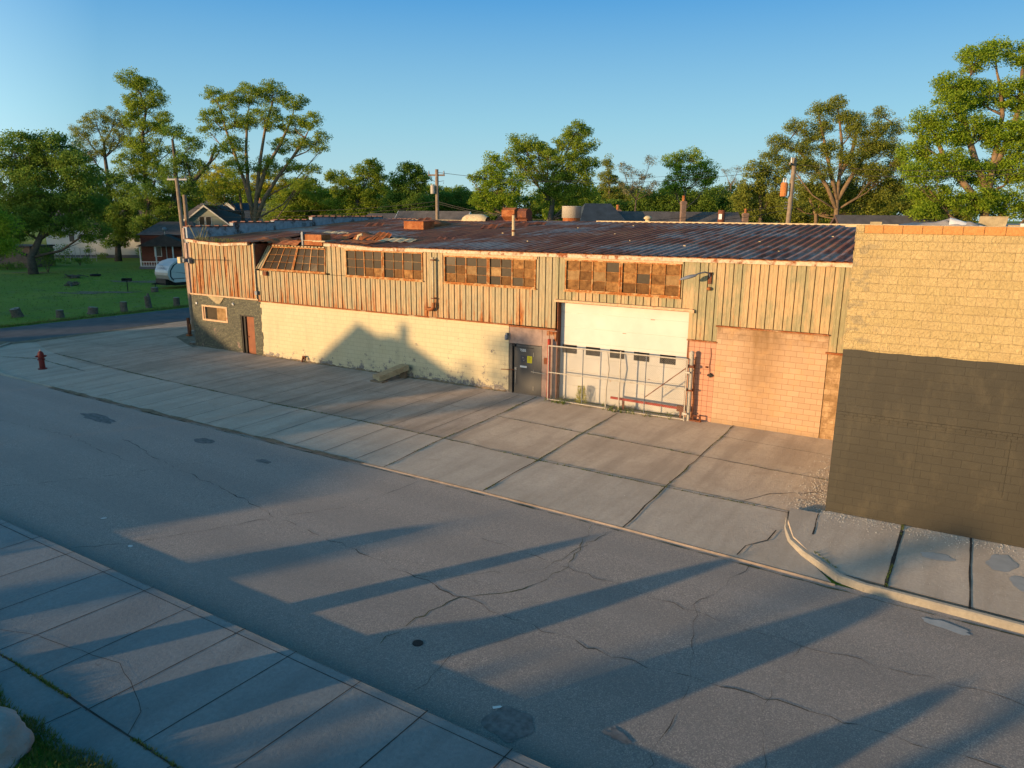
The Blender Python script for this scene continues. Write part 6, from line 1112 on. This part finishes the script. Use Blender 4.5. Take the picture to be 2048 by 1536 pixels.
street_house('steep gabled house opposite the warehouse corner', [(-15, 2.2), (-8.0, 4.0), (-4.9, 1.3), (-2.4, .1), (-1.2, -.1), (4.05, -.1)], 64, wall='h_yel')
street_house('low flat row added unseen to shade the left of the road', [(14.25, -.6), (18.0, -.7), (18.3, -1.0), (22.5, -1.05), (25.4, -1.5)], 62, wall='h_tanb')  # unseen row added, its height set to shade the left road
def lone_tree(label, pos, h, w_, seed, mat='lf_mid', dens=26, leaf=.5, c0=.35, group='trees across the street', tr=.3, wf=1):
    t = thing('street_tree', label, 'tree', pos, 0, group); mb = MB(); mb.tube([(0, 0, 0), (0, 0, h*c0), (.1, .1, h*.8)], [tr, tr*.8, tr*.3], 7); mb.build('trunk', 'bark', t)
    rs = np.random.RandomState(seed); u = rs.normal(size=(dens, 3)); u /= np.linalg.norm(u, axis=1, keepdims=True); C = np.array([0, 0, h*(c0+(1-c0)/2)])+u*(rs.random((dens, 1))**.4)*np.array([w_/2*.8, w_/2*.8, h*(1-c0)/2*.85])
    quads_obj('crown', leafquads(C, np.full(dens, w_*.16*wf+.1), 60, leaf, rs), mat, t); return t
bt_ = lone_tree('tall leafy tree added unseen to shade the lawn', upsun(-30, 70), 19, 13, 5, dens=90, leaf=.9, c0=.12)  # unseen tree belt added to keep the lawn in shade
street_house('long pale house added unseen to shade the lawn', [(-48, 1.5), (-42, 4.5), (-30, 4.5), (-24, 2.0)], 60); street_house('second long house added unseen to shade the lawn', [(-80, 1.8), (-74, 5.0), (-56, 5.0), (-49, 2.0)], 60, wall='h_yel')  # unseen pair added to fill in shade on lawn and stumps
for i, (s, D, sc) in enumerate(((-22, 74, .62), (-40, 66, 1.0), (-49, 74, 1.05), (-58, 66, .95), (-67, 72, 1.0), (-77, 64, 1.05), (-87, 70, .95), (-98, 66, 1.0), (-109, 72, 1.05), (-120, 66, 1.0), (-34, 84, .9), (-62, 84, .9), (-93, 86, .9))):
    c = copy_tree(bt_, upsun(s, D), i*1.1, sc, 'tall leafy tree added unseen to shade the lawn')
lone_tree('airy tree across the street', upsun(16.2, 84), .0928*84+4.3, 3.9, 8, dens=16, leaf=.45, c0=.46)
lone_tree('second airy tree across the street', upsun(13.6, 92), .0928*92+1.7, 1.5, 9, dens=7, leaf=.4, c0=.7)
for k_ in range(4): lone_tree('clipped shrub across the street', upsun(26.0+k_*.55, 58+k_*2), .0928*(58+k_*2)-1.65-.12*k_, .9, 70+k_, dens=7, leaf=.35, c0=.1)
lone_tree('small roadside tree across the street', upsun(28.6, 70), .0928*70-1.0, 3.0, 19, dens=12, leaf=.4, c0=.5)
def near(S, Y): return (S+.5655*Y, Y)
for i, (S0, S1, tip) in enumerate(((-19.3, -17.7, 13.2), (-16.0, -15.15, 15.3), (-13.35, -12.1, 15.8), (-7.4, -6.25, 13.4))):
    x, y = near((S0+S1)/2, 1.0); h = (tip-1)*TN/.87; boulder('unseen boulder shape added to throw a shadow band', x, y, 0, (S1-S0)*.87/2*.9, h, 11+i)  # unseen shapes, width and height fitted to the road's shadow bands
x, y = near(-10.4, -58); lone_tree('young tree on the verge across the road', (x, y, 0), 9.0, 1.9, 31, dens=5, leaf=.4, c0=.84, tr=.32, group='trees along the verge')
x, y = near(-9.75, -6); lone_tree('bare trunk added unseen to deepen a shadow band', (x-.6, y-8, 0), 3.7, .6, 32, dens=8, leaf=.2, c0=.7, tr=.27, group='trees along the verge')  # unseen trunk added to deepen one long road shadow
x, y = near(-9.6, 1.0); boulder('broad unseen boulder shape added to throw a tapering shadow', x, y, 0, .58, 1.65, 27)  # unseen shape added for the tapering part of that shadow
x, y = near(-11.2, -14); lone_tree('thin shrub added unseen to dim a strip of road', (x, y, 0), 3.0, 1.3, 33, dens=9, leaf=.2, c0=.1, tr=.08, group='trees along the verge')  # unseen, added to dim the road between two shadow bands
x, y = near(-21.6, -8); lone_tree('wide shrub on the verge across the road', (x, y, 0), 2.3, 2.0, 34, dens=26, leaf=.25, c0=.02, tr=.2, group='trees along the verge')
